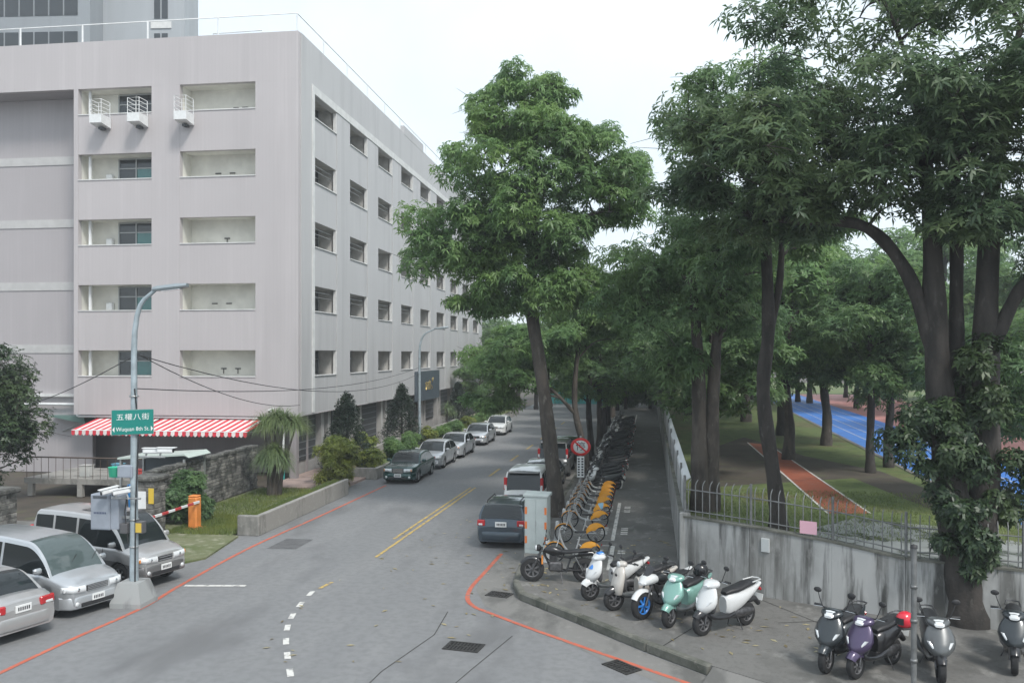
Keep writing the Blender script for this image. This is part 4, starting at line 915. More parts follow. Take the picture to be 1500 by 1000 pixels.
def make_motorcycle(label, loc, rz, tankm, style, scale=1.0):
    o = thing('motorcycle', label, 'motorcycle', loc, rz, G5); o.scale = (scale,) * 3
    r = .31; fx, rx = .68, -.66
    rm = sblue if style == 'sport' else GREYP2
    wheel(o, fx, 0, r, .13, 1, rimm=rm, name='front_wheel'); wheel(o, rx, 0, r, .15, 1, rimm=GREYP2, name='rear_wheel')
    for sy in (-1, 1): MB().tube([(fx, sy * .1, r), (.42, sy * .1, .86)], [.026, .022], 8).build('fork', ENG, o)
    f = []
    for k in range(8):
        a = R(30 + 110 * k / 7); q = r + .03; nx, nz = math.cos(a), math.sin(a); w = .08
        f.append([(fx + nx * (q - .05), -w, r + nz * (q - .05)), (fx + nx * q, -w * .7, r + nz * q), (fx + nx * (q + .02), 0, r + nz * (q + .02)), (fx + nx * q, w * .7, r + nz * q), (fx + nx * (q - .05), w, r + nz * (q - .05))])
    MB().loft(f, False, False, True).build('front_fender', sw if style == 'sport' else sbk, o)
    MB().tube([(.42, 0, .8), (.1, 0, .66), (-.25, 0, .62), (-.55, 0, .68)], .03, 8).tube([(.4, .06, .75), (.2, .1, .35), (-.2, .1, .28), (-.3, .06, .6)], .02, 6).tube([(.4, -.06, .75), (.2, -.1, .35), (-.2, -.1, .28), (-.3, -.06, .6)], .02, 6).build('frame', sbk, o)
    for sy in (-1, 1): MB().tube([(-.2, sy * .1, .33), (rx, sy * .1, r)], .022, 6).build('swingarm', sbk, o); MB().tube([(-.42, sy * .12, .66), (rx + .05, sy * .12, r)], .022, 6).build('shock', CHROME, o)
    MB().loft([vring(x, z, h, w) for x, z, h, w in ((.38, .8, .04, .06), (.3, .82, .1, .12), (.12, .81, .11, .135), (-.06, .77, .08, .11), (-.12, .75, .04, .07))], True, True, True).build('fuel_tank', tankm, o)
    MB().loft([vring(x, z, h, w) for x, z, h, w in ((-.06, .77, .03, .08), (-.2, .77, .045, .13), (-.45, .79, .045, .14), (-.7, .82, .04, .12), (-.85, .84, .02, .07))], True, True, True).build('seat', SEATM, o)
    e = MB().box((.08, 0, .4), (.36, .26, .24), bev=.04).build('engine', ENG, o)
    for k in range(5): MB().box((.14, 0, .54 + k * .028), (.2, .2, .014)).build('cooling_fin', ENG, e)
    MB().tube([(.2, -.12, .5), (.26, -.14, .3), (0, -.15, .22), (-.45, -.17, .28), (-.85, -.18, .36)], [.02, .022, .025, .045, .045], 8).build('exhaust', GREYP2, o)
    hb = MB().tube([(.28, -.38, 1.0), (.36, -.2, 1.0), (.4, 0, .94), (.36, .2, 1.0), (.28, .38, 1.0)], .013, 6).build('handlebar', BLACKP, o)
    for sy in (-1, 1): MB().tube([(.3, sy * .27, 1.0), (.28, sy * .39, 1.0)], .021, 8).build('grip', BLACKP, hb)
    two_wheel_mirrors(o, .34, 1.0, BLACKP, .22, .2)
    if style == 'sport':
        MB().loft([vring(x, z, h, w) for x, z, h, w in ((.34, .84, .1, .17), (.48, .85, .12, .19), (.62, .82, .1, .14), (.74, .77, .03, .05))], True, True, True).build('fairing', sw, o)
        MB().loft([vring(.42 + .06 * k, 1.05 - .05 * k, .07 - .016 * k, .13 - .022 * k) for k in range(4)], True, True, True).build('windscreen', mat('smoked_screen', (.03, .03, .035), .1), o)
        for sy in (-1, 1): MB().ell((.67, sy * .07, .78), (.04, .045, .03)).build('headlight', LAMP, o)
        MB().loft([vring(x, z, h, w) for x, z, h, w in ((-.35, .72, .05, .1), (-.7, .8, .05, .1), (-.95, .88, .02, .04))], True, True, True).build('tail_fairing', sw, o)
    else:
        MB().ell((.52, 0, .86), (.08, .09, .09)).build('headlight', BLACKP, o); MB().ell((.57, 0, .86), (.045, .075, .075)).build('headlight_lens', LAMP, o)
        MB().box((.42, .1, .58), (.04, .05, .22)).build('reflector', AMBER, o)
        MB().tube([(-.5, 0, .72), (-.85, 0, .74), (-1.0, 0, .6)], [.08, .07, .06], 8).build('rear_fender', sbk, o)
    MB().box((-.98, 0, .66), (.05, .12, .06), bev=.015).build('tail_light', REDL, o)
    MB().tube([(-.05, .12, .28), (-.1, .26, .01)], .013, 6).build('stand', ENG, o)
    return o
p0 = g(780, 851, .2)
make_motorcycle('black custom motorcycle with fat tyres parked side-on beside the cabinet', (p0[0] + .72, p0[1] + .1, .2), R(186), sbk, 'custom', 1.08)
q = aim(g(946, 905, .2), 228)
make_motorcycle('white faired sport motorcycle with blue front wheel between the beige and teal scooters', (q[0], q[1], .2), R(228), sbk, 'sport', 1.1)
ORD = 'first second third fourth fifth sixth seventh eighth ninth tenth eleventh twelfth thirteenth fourteenth fifteenth sixteenth seventeenth eighteenth nineteenth twentieth'.split()
def ordinal(n): return ORD[n - 1] if n <= 20 else ('thirtieth' if n == 30 else ('twenty ' if n < 30 else 'thirty ') + ORD[n % 10 - 1])
# the long row down the walkway
rowrnd = random.Random(11)
pal = [(sbk, sbk, sbk, sbk), (sdk, sbk, sdk, sbk), (sgy, sbk, sbk, sbk), (sbk, sgy, sbk, sbk), (ssil, sdk, sbk, sbk), (sw, sgy, sbk, sbk)]
for k in range(36):
    y = 40.2 + k * 1.0 + rowrnd.uniform(-.1, .1); c = pal[rowrnd.choice([0, 0, 1, 1, 2, 3, 4, 4, 5])]
    make_scooter(ordinal(k + 1) + (' scooter, white fronted,' if c[0] is sw else ' scooter, silver fronted,' if c[0] is ssil else ' scooter, grey fronted,' if c[0] is sgy else ' scooter, dark fronted,') + ' in the walkway row counted from the hire bicycles', (-2.15 + rowrnd.uniform(-.25, .2), y, .2), R(180 + rowrnd.uniform(2, 34)), c, 'scooter row along the walkway').rotation_euler.x = R(rowrnd.uniform(-9, -2))

# ---------------------------------------------------------------- hire bicycles
BWHITE = mat('bike_silver_white', (.55, .56, .56), .35, .3, coat=.4); ORANGE = mat('orange_plastic', (.85, .36, .012), .42, var=.08, scale=5); WIRE = mat('grey_wire', (.2, .2, .2), .5, .5)
def make_bike(label, loc, rz, blue=False):
    o = thing('hire_bicycle', label, 'bicycle', loc, rz, 'orange and white hire bicycles in the docking bay')
    r = .31; fx, rx = .56, -.52
    for x, nm in ((fx, 'front_wheel'), (rx, 'rear_wheel')):
        w = link(nm, None, o, (x, 0, r))
        if 'bt' not in CACHE:
            CACHE['bt'] = MB().lathe([(r - .045, -.018), (r - .01, -.024), (r, 0), (r - .01, .024), (r - .045, .018)], axis='y', n=28).mesh('tyre', TYRE)
            sp_ = MB().lathe([(r - .05, -.012), (r - .04, 0), (r - .05, .012)], axis='y', n=28)
            for k in range(14):
                a = 2 * math.pi * k / 14; sp_.tube([(0, .03 * (-1) ** k, 0), ((r - .05) * math.cos(a), 0, (r - .05) * math.sin(a))], .0035, 4, False)
            sp_.tube([(0, -.05, 0), (0, .05, 0)], .03, 8); CACHE['bs'] = sp_.mesh('rim', RIM)
        link('tyre', CACHE['bt'], w); link('rim', CACHE['bs'], w)
    fr = MB().tube(catmull([(.40, 0, .88), (.36, 0, .7), (.22, 0, .42), (.02, 0, .33), (-.1, 0, .32)], 4), .036, 8)
    fr.tube([(-.06, 0, .3), (-.16, 0, .62), (-.2, 0, .78)], .026, 8).tube([(-.06, .03, .3), (rx, .055, r)], .016, 6).tube([(-.06, -.03, .3), (rx, -.055, r)], .016, 6).tube([(-.15, 0, .58), (rx, .055, r)], .014, 6).tube([(-.15, 0, .58), (rx, -.055, r)], .014, 6)
    fr.build('frame', BWHITE, o)
    MB().tube([(.405, 0, .9), (.43, 0, .72), (.45, .05, .64), (fx, .055, r)], .02, 6).tube([(.45, 0, .66), (.45, -.05, .64), (fx, -.055, r)], .018, 6).build('fork', BWHITE, o)
    hb = MB().tube(catmull([(.22, -.3, 1.04), (.32, -.24, 1.06), (.40, -.08, .99), (.41, 0, .97), (.40, .08, .99), (.32, .24, 1.06), (.22, .3, 1.04)], 3), .014, 6).tube([(.405, 0, .88), (.41, 0, .98)], .018, 6).build('handlebar', BWHITE, o)
    for sy in (-1, 1): MB().tube([(.3, sy * .255, 1.06), (.2, sy * .31, 1.04)], .02, 6).build('grip', BLACKP, hb)
    MB().tube([(-.2, 0, .76), (-.22, 0, .9)], .014, 6).build('seat_post', CHROME, o)
    MB().loft([vring(-.4 + .07 * k, .93, .03, w) for k, w in enumerate((.06, .11, .115, .08, .045, .03))], True, True, True).build('saddle', SEATM, o)
    f = []                                        # orange skirt guard over the rear wheel
    for k in range(13):
        a = R(-2 + 150 * k / 12); q = r + .035; dip = .22 * math.sin(math.pi * min(1, k / 11)) + .03; nx, nz = math.cos(a), math.sin(a)
        f.append([(rx + nx * (q - dip), -.055, r + nz * (q - dip)), (rx + nx * (q - .015), -.05, r + nz * (q - .015)), (rx + nx * q, 0, r + nz * q), (rx + nx * (q - .015), .05, r + nz * (q - .015)), (rx + nx * (q - dip), .055, r + nz * (q - dip))])
    sk = MB().loft(f, False, False, True).build('rear_fender', ORANGE, o)
    if blue: MB().loft([[(p[0] * 1 + 0, p[1] * 1.02, p[2] + .006) for p in ring_] for ring_ in f[5:9]], False, False, True).build('fender_sticker', mat('pale_blue_sticker', (.3, .55, .7), .4), sk)
    MB().box((rx - r - .03, 0, .56), (.03, .06, .05), bev=.01).build('tail_light', REDL, o)
    f = []
    for k in range(7):
        a = R(20 + 130 * k / 6); q = r + .025; nx, nz = math.cos(a), math.sin(a)
        f.append([(fx + nx * (q - .02), -.035, r + nz * (q - .02)), (fx + nx * q, 0, r + nz * q), (fx + nx * (q - .02), .035, r + nz * (q - .02))])
    MB().loft(f, False, False, True).build('front_fender', ORANGE, o)
    b = MB()                                      # wire basket
    for z, w, l in ((.72, .13, .1), (.84, .15, .125), (.96, .17, .15)): b.tube([(.58 - l, -w, z), (.58 + l, -w, z), (.58 + l, w, z), (.58 - l, w, z), (.58 - l, -w, z)], .006, 4)
    for k in range(16):
        a = 2 * math.pi * k / 16; c, s = max(-1, min(1, 1.4 * math.cos(a))), max(-1, min(1, 1.4 * math.sin(a)))
        b.tube([(.58 + c * .1, s * .13, .72), (.58 + c * .15, s * .17, .96)], .004, 4, False)
    b.build('basket', WIRE, o)
    MB().lathe([(.001, .05), (.08, .05), (.085, .06), (.08, .07), (.001, .07)], c=(-.06, 0, .3), axis='y', n=16).build('chain_guard', BWHITE, o)
    MB().tube([(-.06, .08, .3), (.03, .1, .18)], .01, 5).box((.05, .14, .17), (.09, .08, .02)).tube([(-.06, -.02, .3), (-.15, -.1, .42)], .01, 5).box((-.17, -.14, .43), (.09, .08, .02)).build('pedals', BLACKP, o)
    return o
BY_ = [25.95, 28.8, 31.15, 32.75, 34.2, 35.4, 36.3, 37.4, 38.5]
bl = ['standing alone beyond the black motorcycle', 'second from the black motorcycle', 'third from the black motorcycle', 'with a pale blue sticker on its orange fender']
first = None
for k, y in enumerate(BY_):
    lab = 'orange and white hire bicycle ' + (bl[k] if k < 4 else ordinal(k + 1) + ' from the black motorcycle')
    if first is None or k == 3: o = make_bike(lab, (-2.25, y, .2), R(180 + 5), k == 3); first = first or o
    else: o = copy_tree(first); o.location = (-2.25, y, .2); o['label'] = lab; o.rotation_euler.z = R(180 + rowrnd.uniform(1, 9))
    d = thing('docking_post', 'white and orange docking post, ' + ordinal(k + 1) + ' from the black motorcycle', 'docking post', (-3.02, y, .2), 0, 'docking posts of the hire bicycles')
    MB().loft([ring((0, 0, z), w, l, l) for z, w, l in ((0, .1, .16), (.1, .085, .13), (.5, .06, .09), (.66, .05, .07), (.7, .03, .04))], True, True, True).build('post', BWHITE, d)
    MB().box((.075, 0, .36), (.05, .07, .4), bev=.015).build('lock_panel', ORANGE, d)
# ================================================================ street furniture
POLE = mat('pale_blue_pole_paint', (.36, .42, .45), .45, .3, var=.15, scale=5)
SIGNG = mat('sign_green', (.0, .19, .16), .5); SIGNW = mat('sign_white', (.72, .74, .73), .5)
def street_lamp(label, x, y, h, reach, az, base_block):
    o = thing('street_lamp', label, 'street lamp', (x, y, 0), az, 'curved street lamps')
    if base_block: MB().loft([[(sx * w, sy * w, z) for sx, sy in ((-1, -1), (1, -1), (1, 1), (-1, 1))] for z, w in ((0, .42), (.12, .42), (.62, .28))], True, True, False).build('base', surface_mat('lamp_base', [(.33, .34, .34), ((.15, .15, .15), 2, (1, 1, .4), .5, .65, .7)]), o)
    pts = [(0, 0, .0), (0, 0, h * .45), (0, 0, h * .8)] + [(reach * .55 * (1 - math.cos(a)), 0, h * .8 + h * .155 * math.sin(a)) for a in (R(20), R(40), R(60), R(80))] + [(reach, 0, h * .985)]
    rs = [.12, .09, .075, .07, .065, .06, .055, .045]
    MB().tube(pts, rs, 10).build('pole', POLE, o)
    hd_ = MB().loft([[(reach - .1 + u * .95, y_ * w, h * .985 + u * .1 + z_ * t) for y_, z_ in ((-1, -.3), (-.8, -1), (.8, -1), (1, -.3), (.6, .8), (-.6, .8))] for u, w, t in ((0, .06, .05), (.15, .13, .07), (.7, .15, .075), (1, .09, .05))], True, True, False).build('lamp_head', mat('lamp_head_grey', (.3, .34, .36), .4, .4), o)
    MB().box((reach + .42, 0, h * .985 - .035), (.5, .18, .02), ry=-.105).build('lens', LAMP, hd_)
    return o
LX, LY = -13.2, 20.55
l1 = street_lamp('pale blue street lamp with cameras and a street name plate by the parked vans', LX, LY, 8.3, .62, R(2), True)
street_lamp('pale slender street lamp rising behind the silver compact saloon', -15.05, 55.6, 8.3, 1.1, R(4), False)
MB().tube([(.1, -.13, .3), (.1, -.1, 2.4), (.14, -.02, 4.6), (.06, -.08, 5.6)], .018, 6).tube([(-.1, -.1, 1.6), (-.2, -.1, 2.4), (-.12, -.06, 3.1)], .015, 6).build('cable', BLACKP, l1)
for z in (1.5, 2.2, 4.9, 5.4): MB().lathe([(.1, -.02), (.12, -.02), (.12, .02), (.1, .02)], c=(0, 0, z), n=12).build('clamp', STEEL, l1)
# street name plate
sgn = thing('street_name_sign', 'green street name plate with white lettering on the lamp post', 'street sign', (LX + .06, LY - .15, 4.74), R(38))
sgn.scale = (1.12, 1, 1.05); MB().box((0, 0, 0), (.88, .02, .6), bev=.006).build('plate', SIGNG, sgn)
MB().box((0, .016, 0), (.9, .012, .62)).build('back', STEEL, sgn)
for body, sz, x, z in (('五', .17, -.27, .12), ('權', .17, -.09, .12), ('八', .17, .09, .12), ('街', .17, .27, .12), ('Wuquan 8th St.', .112, 0, -.17)):
    t_ = link('lettering', text_mesh(body, sz, 'lettering'), sgn, (x, -.0125, z)); t_.rotation_euler = (R(90), 0, 0); t_.data.materials.clear(); t_.data.materials.append(SIGNW)
    if len(body) > 2: t_.scale = (1.0, 1.25, 1)
for sx in (-1, 1): MB().add([(sx * .43, -.0125, -.17), (sx * .385, -.0125, -.1), (sx * .385, -.0125, -.24)], [(0, 1, 2)]).build('arrow', SIGNW, sgn)
def cctv(label, x, y, z, az, tilt=-.15):
    o = thing('security_camera', label, 'camera', (x, y, z), az)
    MB().box((.12, 0, 0), (.42, .14, .13), bev=.03, ry=-tilt).build('housing', WHITE, o); MB().box((.15, 0, .075), (.5, .17, .015), ry=-tilt).build('sunshield', WHITE, o)
    MB().lathe([(.05, 0), (.05, .02), (.001, .02)], c=(.325, 0, tilt * .32), axis='x', n=12).build('lens', BLACKP, o); MB().tube([(0, 0, -.06), (-.04, 0, -.2)], .025, 6).build('bracket', STEEL, o)
cctv('white security camera pointing left on the lower lamp post bracket', LX - .42, LY - .2, 2.98, R(235)); cctv('white security camera pointing towards the road on the lower lamp post bracket', LX + .0, LY - .32, 2.98, R(205))
cctv('white security camera aimed along the awning from the upper bracket', LX + .32, LY + .05, 3.98, R(8), 0); cctv('white security camera with long housing at the end of the upper bracket', LX + .72, LY + .05, 4.0, R(5), 0)
MB().tube([(-.5, -.2, 2.78), (.3, -.2, 2.78)], .025, 6).build('bracket', STEEL, l1); MB().tube([(0, 0, 3.83), (.85, 0, 3.83)], .025, 6).build('bracket', STEEL, l1)
jb = thing('control_cabinet', 'grey steel control cabinet hung on the lamp post', 'cabinet', (LX - .72, LY + .02, 1.95))
CABG = mat('cabinet_grey', (.3, .33, .38), .5, .2, var=.08, scale=3)
MB().box((-.12, 0, .45), (.55, .4, .92), bev=.012).build('case', CABG, jb); MB().box((.27, 0, .45), (.225, .36, .88), bev=.01).build('side_case', CABG, jb)
dr = MB().box((-.12, -.207, .45), (.5, .012, .86), bev=.004).build('door', CABG, jb)
for k in range(8): MB().box((-.28 + k * .045, -.2145, .43), (.03, .003, .05)).build('door_mark', mat('blue_ink', (.06, .08, .14), .6), dr)
for k in range(10): MB().box((-.12, -.2145, .8 + k * .008), (.4, .003, .004)).build('vent', DARK, dr)
MB().box((.55, 0, .3), (.4, .06, .06)).build('bracket', STEEL, jb)
for nm, lab, c, d, m in (('junction_box', 'small grey junction box with yellow label on the lamp post', (.22, -.05, 2.02), (.2, .2, .3), GREYP2), ('junction_box', 'pale grey junction box above the camera bracket', (-.18, 0, 3.45), (.42, .28, .3), CABG), ('junction_box', 'dark grey box low on the lamp post, left of the yellow label', (-.22, -.02, 1.98), (.2, .22, .26), GREYP2)):
    o = thing(nm, lab, 'junction box', (LX + c[0], LY + c[1], c[2])); MB().box((0, 0, 0), d, bev=.012).build('case', m, o); MB().box((0, -d[1] / 2 - .004, 0), (d[0] * .8, .008, d[2] * .8)).build('lid', mat('yellow_label', (.6, .42, .06), .6) if 'yellow' in lab.split(',')[0] else m, o)
o = thing('plastic_tub', 'small bright green plastic tub on the lamp post bracket', 'tub', (LX - .56, LY + .0, 3.3)); MB().lathe([(.001, 0), (.13, 0), (.15, .24), (.165, .25), (.14, .25), (.12, .03)], n=16).build('tub', mat('green_plastic', (.04, .5, .3), .4), o); MB().box((.15, 0, .03), (.3, .05, .03)).build('bracket', STEEL, o)
# cables strung from the lamp post
def cable(label, a, b, sag):
    P = []
    for k in range(17):
        t = k / 16; P.append(tuple(a[i] + (b[i] - a[i]) * t - (sag * 4 * t * (1 - t) if i == 2 else 0) for i in range(3)))
    tag(MB().tube(P, .014, 5).build('overhead_cable', BLACKP), label, 'cable', 'cables strung from the lamp post')
cable('slack cable from the lamp post to the building corner', (LX, LY, 6.55), (-17.5, 41.5, 3.9), .5); cable('slack cable from the lamp post along the street facade', (LX, LY, 6.5), (-15.05, 55.6, 5.2), 1.1)
cable('upper cable from the lamp post along the street facade', (LX, LY, 5.6), (-15.05, 55.6, 5.6), .6); cable('cable from the lamp post to the set-back wing', (LX, LY, 6.45), (-36, 42.5, 3.4), .4)
cctv('white dome style camera at the building corner above the awning', -18.9, 41.3, 3.62, R(-90))
# barrier gate
bx, by = g(285, 776)
bg_ = thing('barrier_gate', 'orange barrier post with red and white striped boom across the driveway', 'barrier', (bx, by, .06), R(-93))
ORB = mat('orange_steel', (.72, .25, .06), .5, var=.12, scale=4)
MB().box((0, 0, .6), (.36, .36, 1.16), bev=.05).build('cabinet', ORB, bg_); MB().box((0, 0, .02), (.62, .55, .04)).build('base_plate', ORB, bg_); MB().box((0, 0, 1.2), (.33, .33, .06), bev=.02).build('cap', ORB, bg_)
for k in range(9): MB().box((.05 + (k + .5) * .38, .22, 1.0 - k * .008), (.38, .05, .09), bev=.008).build('boom_segment', WHITE if k % 2 == 0 else mat('boom_red', (.5, .05, .05), .5), bg_)
# stone pillars and the stone block wall of the compound
STONES = [surface_mat('stone_%d' % i, [c, ((.035, .035, .032), 2.5, (1, 1, 1), .42, .6, .9), ((.3, .29, .26), 7, (1, 1, 1), .58, .7, .6)], bump=.6, bscale=30) for i, c in enumerate([(.2, .195, .18), (.26, .25, .23), (.12, .12, .11)])]
MORT = mat('mortar', (.17, .165, .15), .9)
brnd = random.Random(5)
def brick_data(l, w, h):
    key = ('br', round(l, 3), round(w, 3), round(h, 3))
    if key not in CACHE: CACHE[key] = [MB().box((0, 0, 0), (l, w, h), bev=.014).mesh('brick', s_) for s_ in STONES]
    return CACHE[key]
def pillar(label, x, y, w, h, n):
    o = thing('stone_pillar', label, 'pillar', (x, y, 0)); MB().box((0, 0, h / 2), (w - .05, w - .05, h)).build('core', MORT, o)
    hh = h / n
    for k in range(n):
        a = brnd.choice((.4, .5, .6))
        for (l, c) in ((a, -.5 + a / 2), (1 - a, .5 - (1 - a) / 2)):
            dat = brick_data(l * w - .02, w, hh - .022)
            link('brick', brnd.choice(dat), o, (c * w if k % 2 else 0, 0 if k % 2 else c * w, (k + .5) * hh), 0 if k % 2 else math.pi / 2)
    MB().box((0, 0, h + .09), (w + .22, w + .22, .2), bev=.06).build('cap', STONES[2], o)
    return o
pillar('rough stone gate pillar beside the round bush with notices on it', -17.75, 28.6, .78, 1.95, 10)
pillar('rough stone gate pillar behind the van next to the iron fence', -22.6, 26.9, 1.0, 1.6, 9)
for i, (dx, z, w, h, m, lab) in enumerate(((-.05, 1.3, .3, .62, WHITE, 'white notice on the stone pillar'), (.3, 1.45, .2, .55, mat('yellow_notice', (.65, .45, .05), .6), 'yellow notice strip on the stone pillar'))):
    tag(MB().box((0, 0, 0), (w, .015, h)).build('notice_board', m, None, (-17.75 + dx, 28.6 - .41, z)), lab, 'notice')
bw = thing('stone_wall', 'dark weathered stone block wall beside the palm lawn', 'wall', (-18.65, 29.9, 0), R(90 + 2))
WL_, WH_, rows, cols = 9.6, 1.95, 13, 21
MB().box((WL_ / 2, 0, WH_ / 2), (WL_, .26, WH_)).build('core', MORT, bw)
for r_ in range(rows):
    for c in range(cols):
        l = WL_ / cols; x = (c + .5 + (.5 if r_ % 2 else 0)) * l
        if x > WL_ - .1: continue
        o = link('brick', brnd.choice(brick_data(l - .02, .34, WH_ / rows - .02)), bw, (x, brnd.uniform(-.012, .012), (r_ + .5) * WH_ / rows))
for k in range(16): MB().box(((k + .5) * .6, 0, WH_ + .06), (.58, .42, .13 + .03 * (k % 3)), bev=.04).build('coping_stone', STONES[2], bw)
# iron fence, ramp railing, awning-topped bin store inside the compound
ib = thing('iron_fence', 'black iron fence beside the left stone pillar', 'fence', (-23.2, 26.9, 0), R(180))
for k in range(14): MB().tube([(.15 + k * .18, 0, .05), (.15 + k * .18, 0, 1.15)], .014, 6).build('bar', BLACKP, ib)
for z in (.2, 1.05): MB().tube([(0, 0, z), (2.7, 0, z)], .02, 6).build('rail', BLACKP, ib)
tr = thing('terrace', 'raised concrete terrace with brown railing below the set-back wing', 'terrace', (-24.3, 36.5, 0))
MB().box((0, .8, .7), (8, 3.6, .25)).build('deck', PLW, tr)
for x in (-3.7, -1.2, 1.3, 3.7): MB().box((x, -.9, .29), (.25, .2, .57)).build('leg', PLW, tr)
BRN = mat('brown_rail', (.1, .075, .06), .6)
for k in range(22): MB().tube([(-3.9 + k * .37, -.95, .82), (-3.9 + k * .37, -.95, 1.75)], .012, 5).build('baluster', BRN, tr)
MB().tube([(-6.0, -.95, .9), (-3.9, -.95, 1.78), (4.0, -.95, 1.78)], .035, 8).build('handrail', BRN, tr)
for i, (x, c, d, lab) in enumerate(((-1.4, (.5, .5, .48), (.5, .4, .5), 'pale carton on the terrace'), (0.2, (.15, .38, .5), (.45, .4, .6), 'light blue crate on the terrace'), (1.2, (.45, .06, .05), (.6, .4, .35), 'red crate on the terrace'))):
    o = thing('storage_crate', lab, 'crate', (-24.3 + x, 36.3, .826)); MB().box((0, 0, d[2] / 2), d, bev=.03).build('body', mat('crate_%d' % i, c, .6), o); MB().box((0, 0, d[2] + .02), (d[0] + .04, d[1] + .04, .04), bev=.01).build('lid', mat('crate_lid_%d' % i, tuple(v_ * .8 for v_ in c), .6), o)
bs = thing('bin_shelter', 'dark shelter with a pale sheet roof behind the stone pillar', 'shelter', (-19.9, 33.2, 0))
MB().prismy([(-1.6, 2.25), (1.35, 2.45), (1.55, 2.3), (1.35, 2.38), (-1.6, 2.17)], -.9, .9).build('roof_sheet', mat('pale_green_sheet', (.45, .52, .48), .4), bs)
for x in (-1.5, 1.3):
    for y in (-.8, .8): MB().box((x, y, 1.12), (.08, .08, 2.2)).build('post', STEEL, bs)
MB().box((-.1, .85, 1.3), (2.7, .05, 1.7)).build('back_panel', SLATE, bs)
bb = thing('wheelie_bin', 'blue bin between the stone pillar and the stone wall', 'bin', (-18.7, 29.35, 0)); MB().loft([ring((0, 0, z), w, w, w, 12, 4) for z, w in ((0, .24), (1.55, .3), (1.6, .32), (1.68, .3))], True, True, False).build('body', mat('blue_bin', (.02, .2, .5), .5), bb); MB().box((-.28, 0, 1.6), (.1, .4, .05), bev=.01).build('handle', BLACKP, bb)
wc = thing('window_canopy', 'small green canopy on the wall of the set-back wing behind the left tree', 'canopy', (-32.2, 43.0, 0)); MB().prismy([(0, 3.15), (2.2, 3.15), (2.35, 2.5), (2.2, 2.75)], -.9, 0).build('sheet', mat('green_canopy', (.12, .2, .18), .5), wc); MB().tube([(.3, -.1, 2.2), (1.9, -.7, 2.8)], .03, 5).build('arm', STEEL, wc)
# utility cabinet beside the estate car
cb = thing('utility_cabinet', 'pale green roadside utility cabinet with orange reflectors', 'cabinet', (-3.42, 26.65, .2), R(-6))
PG = mat('pale_green_paint', (.47, .52, .51), .45, var=.07, scale=3)
MB().box((0, 0, .06), (.74, .5, .12)).build('plinth', PLW, cb); MB().box((0, 0, 1.0), (.72, .48, 1.76), bev=.012).build('case', PG, cb)
MB().prism([(-.4, -.28), (.4, -.28), (.4, .28), (-.4, .28)], 1.882, lambda x, y: 1.93 if y < 0 else 1.98).build('lid', PG, cb)
for x in (-.17, .17): MB().box((x, -.246, 1.05), (.32, .012, 1.55), bev=.004).build('door', PG, cb)
MB().box((.0, -.256, 1.05), (.02, .012, .16)).build('handle', STEEL, cb)
for x in (-.31, .31):
    for z in (.55, 1.0, 1.45): MB().box((x * 1.0, -.254, z), (.07, .006, .22)).build('reflector', mat('orange_reflector', (.75, .2, .05), .5), cb)
# no parking sign
ns = thing('no_parking_sign', 'round red ringed no parking sign with a white text strip on a post', 'traffic sign', (-2.72, 34.9, .2), R(4)); ns.scale = (1.22, 1, 1.08)
MB().tube([(0, 0, 0), (0, 0, 2.75)], .03, 8).build('post', STEEL, ns)
MB().lathe([(.001, -.045), (.33, -.045), (.33, -.035)], c=(0, 0, 2.35), axis='y', n=32).build('disc', SIGNW, ns)
MB().lathe([(.335, -.03), (.335, -.057), (.245, -.057)], c=(0, 0, 2.35), axis='y', n=32).build('red_ring', mat('sign_red', (.62, .03, .03), .5), ns)
MB().box((0, -.053, 2.35), (.52, .006, .055), ry=R(45)).build('red_slash', MATS['sign_red'], ns)
t_ = link('symbol', text_mesh('停', .34, 'symbol'), ns, (0, -.0475, 2.35)); t_.rotation_euler = (R(90), 0, 0); t_.data.materials.clear(); t_.data.materials.append(INK)
MB().box((0, -.045, 1.6), (.24, .01, .78)).build('text_strip', SIGNW, ns)
for r_ in range(7):
    for c in (-.06, .06): MB().box((c, -.0515, 1.9 - r_ * .1), (.07, .003, .06)).build('text_mark', INK, ns)
# thin pole in the right foreground, red helmet
po = thing('grey_pole', 'thin grey steel pole standing in front of the silver grey scooter', 'pole', (4.62, 16.1, .2)); MB().tube([(0, 0, 0), (0, 0, 2.9)], .048, 10).build('pole', FSTEEL, po); MB().lathe([(.001, 2.95), (.06, 2.93), (.065, 2.88)], n=10).build('cap', BLACKP, po)
for z in (.9, 1.6, 2.2): MB().lathe([(.048, -.03), (.062, -.03), (.062, .03), (.048, .03)], c=(0, 0, z), n=10).build('clamp', FSTEEL, po)
def helmet(label, m, x, y, z, s=1.0):
    h = thing('crash_helmet', label, 'helmet', (x, y, z), R(200)); h.scale = (s,) * 3
    MB().ell((0, 0, 0), (.15, .125, .14), 16, 10).build('shell', m, h); MB().loft([[(.07 + .085 * math.cos(a), .118 * math.sin(a), z_) for a in [R(-70 + 20 * k) for k in range(8)]] for z_ in (-.06, 0, .05)], False, False, True).build('visor', CGLASS, h); MB().box((0, 0, -.13), (.2, .18, .03), bev=.01).build('rim', BLACKP, h)
helmet('red crash helmet hung on the silver grey scooter', mat('helmet_red', (.6, .02, .04), .3, coat=.5), 4.75, 17.1, 1.52, 1.15)
helmet('black crash helmet on the seat of the teal scooter', sbk, 1.25, 21.25, 1.28, 1.2)
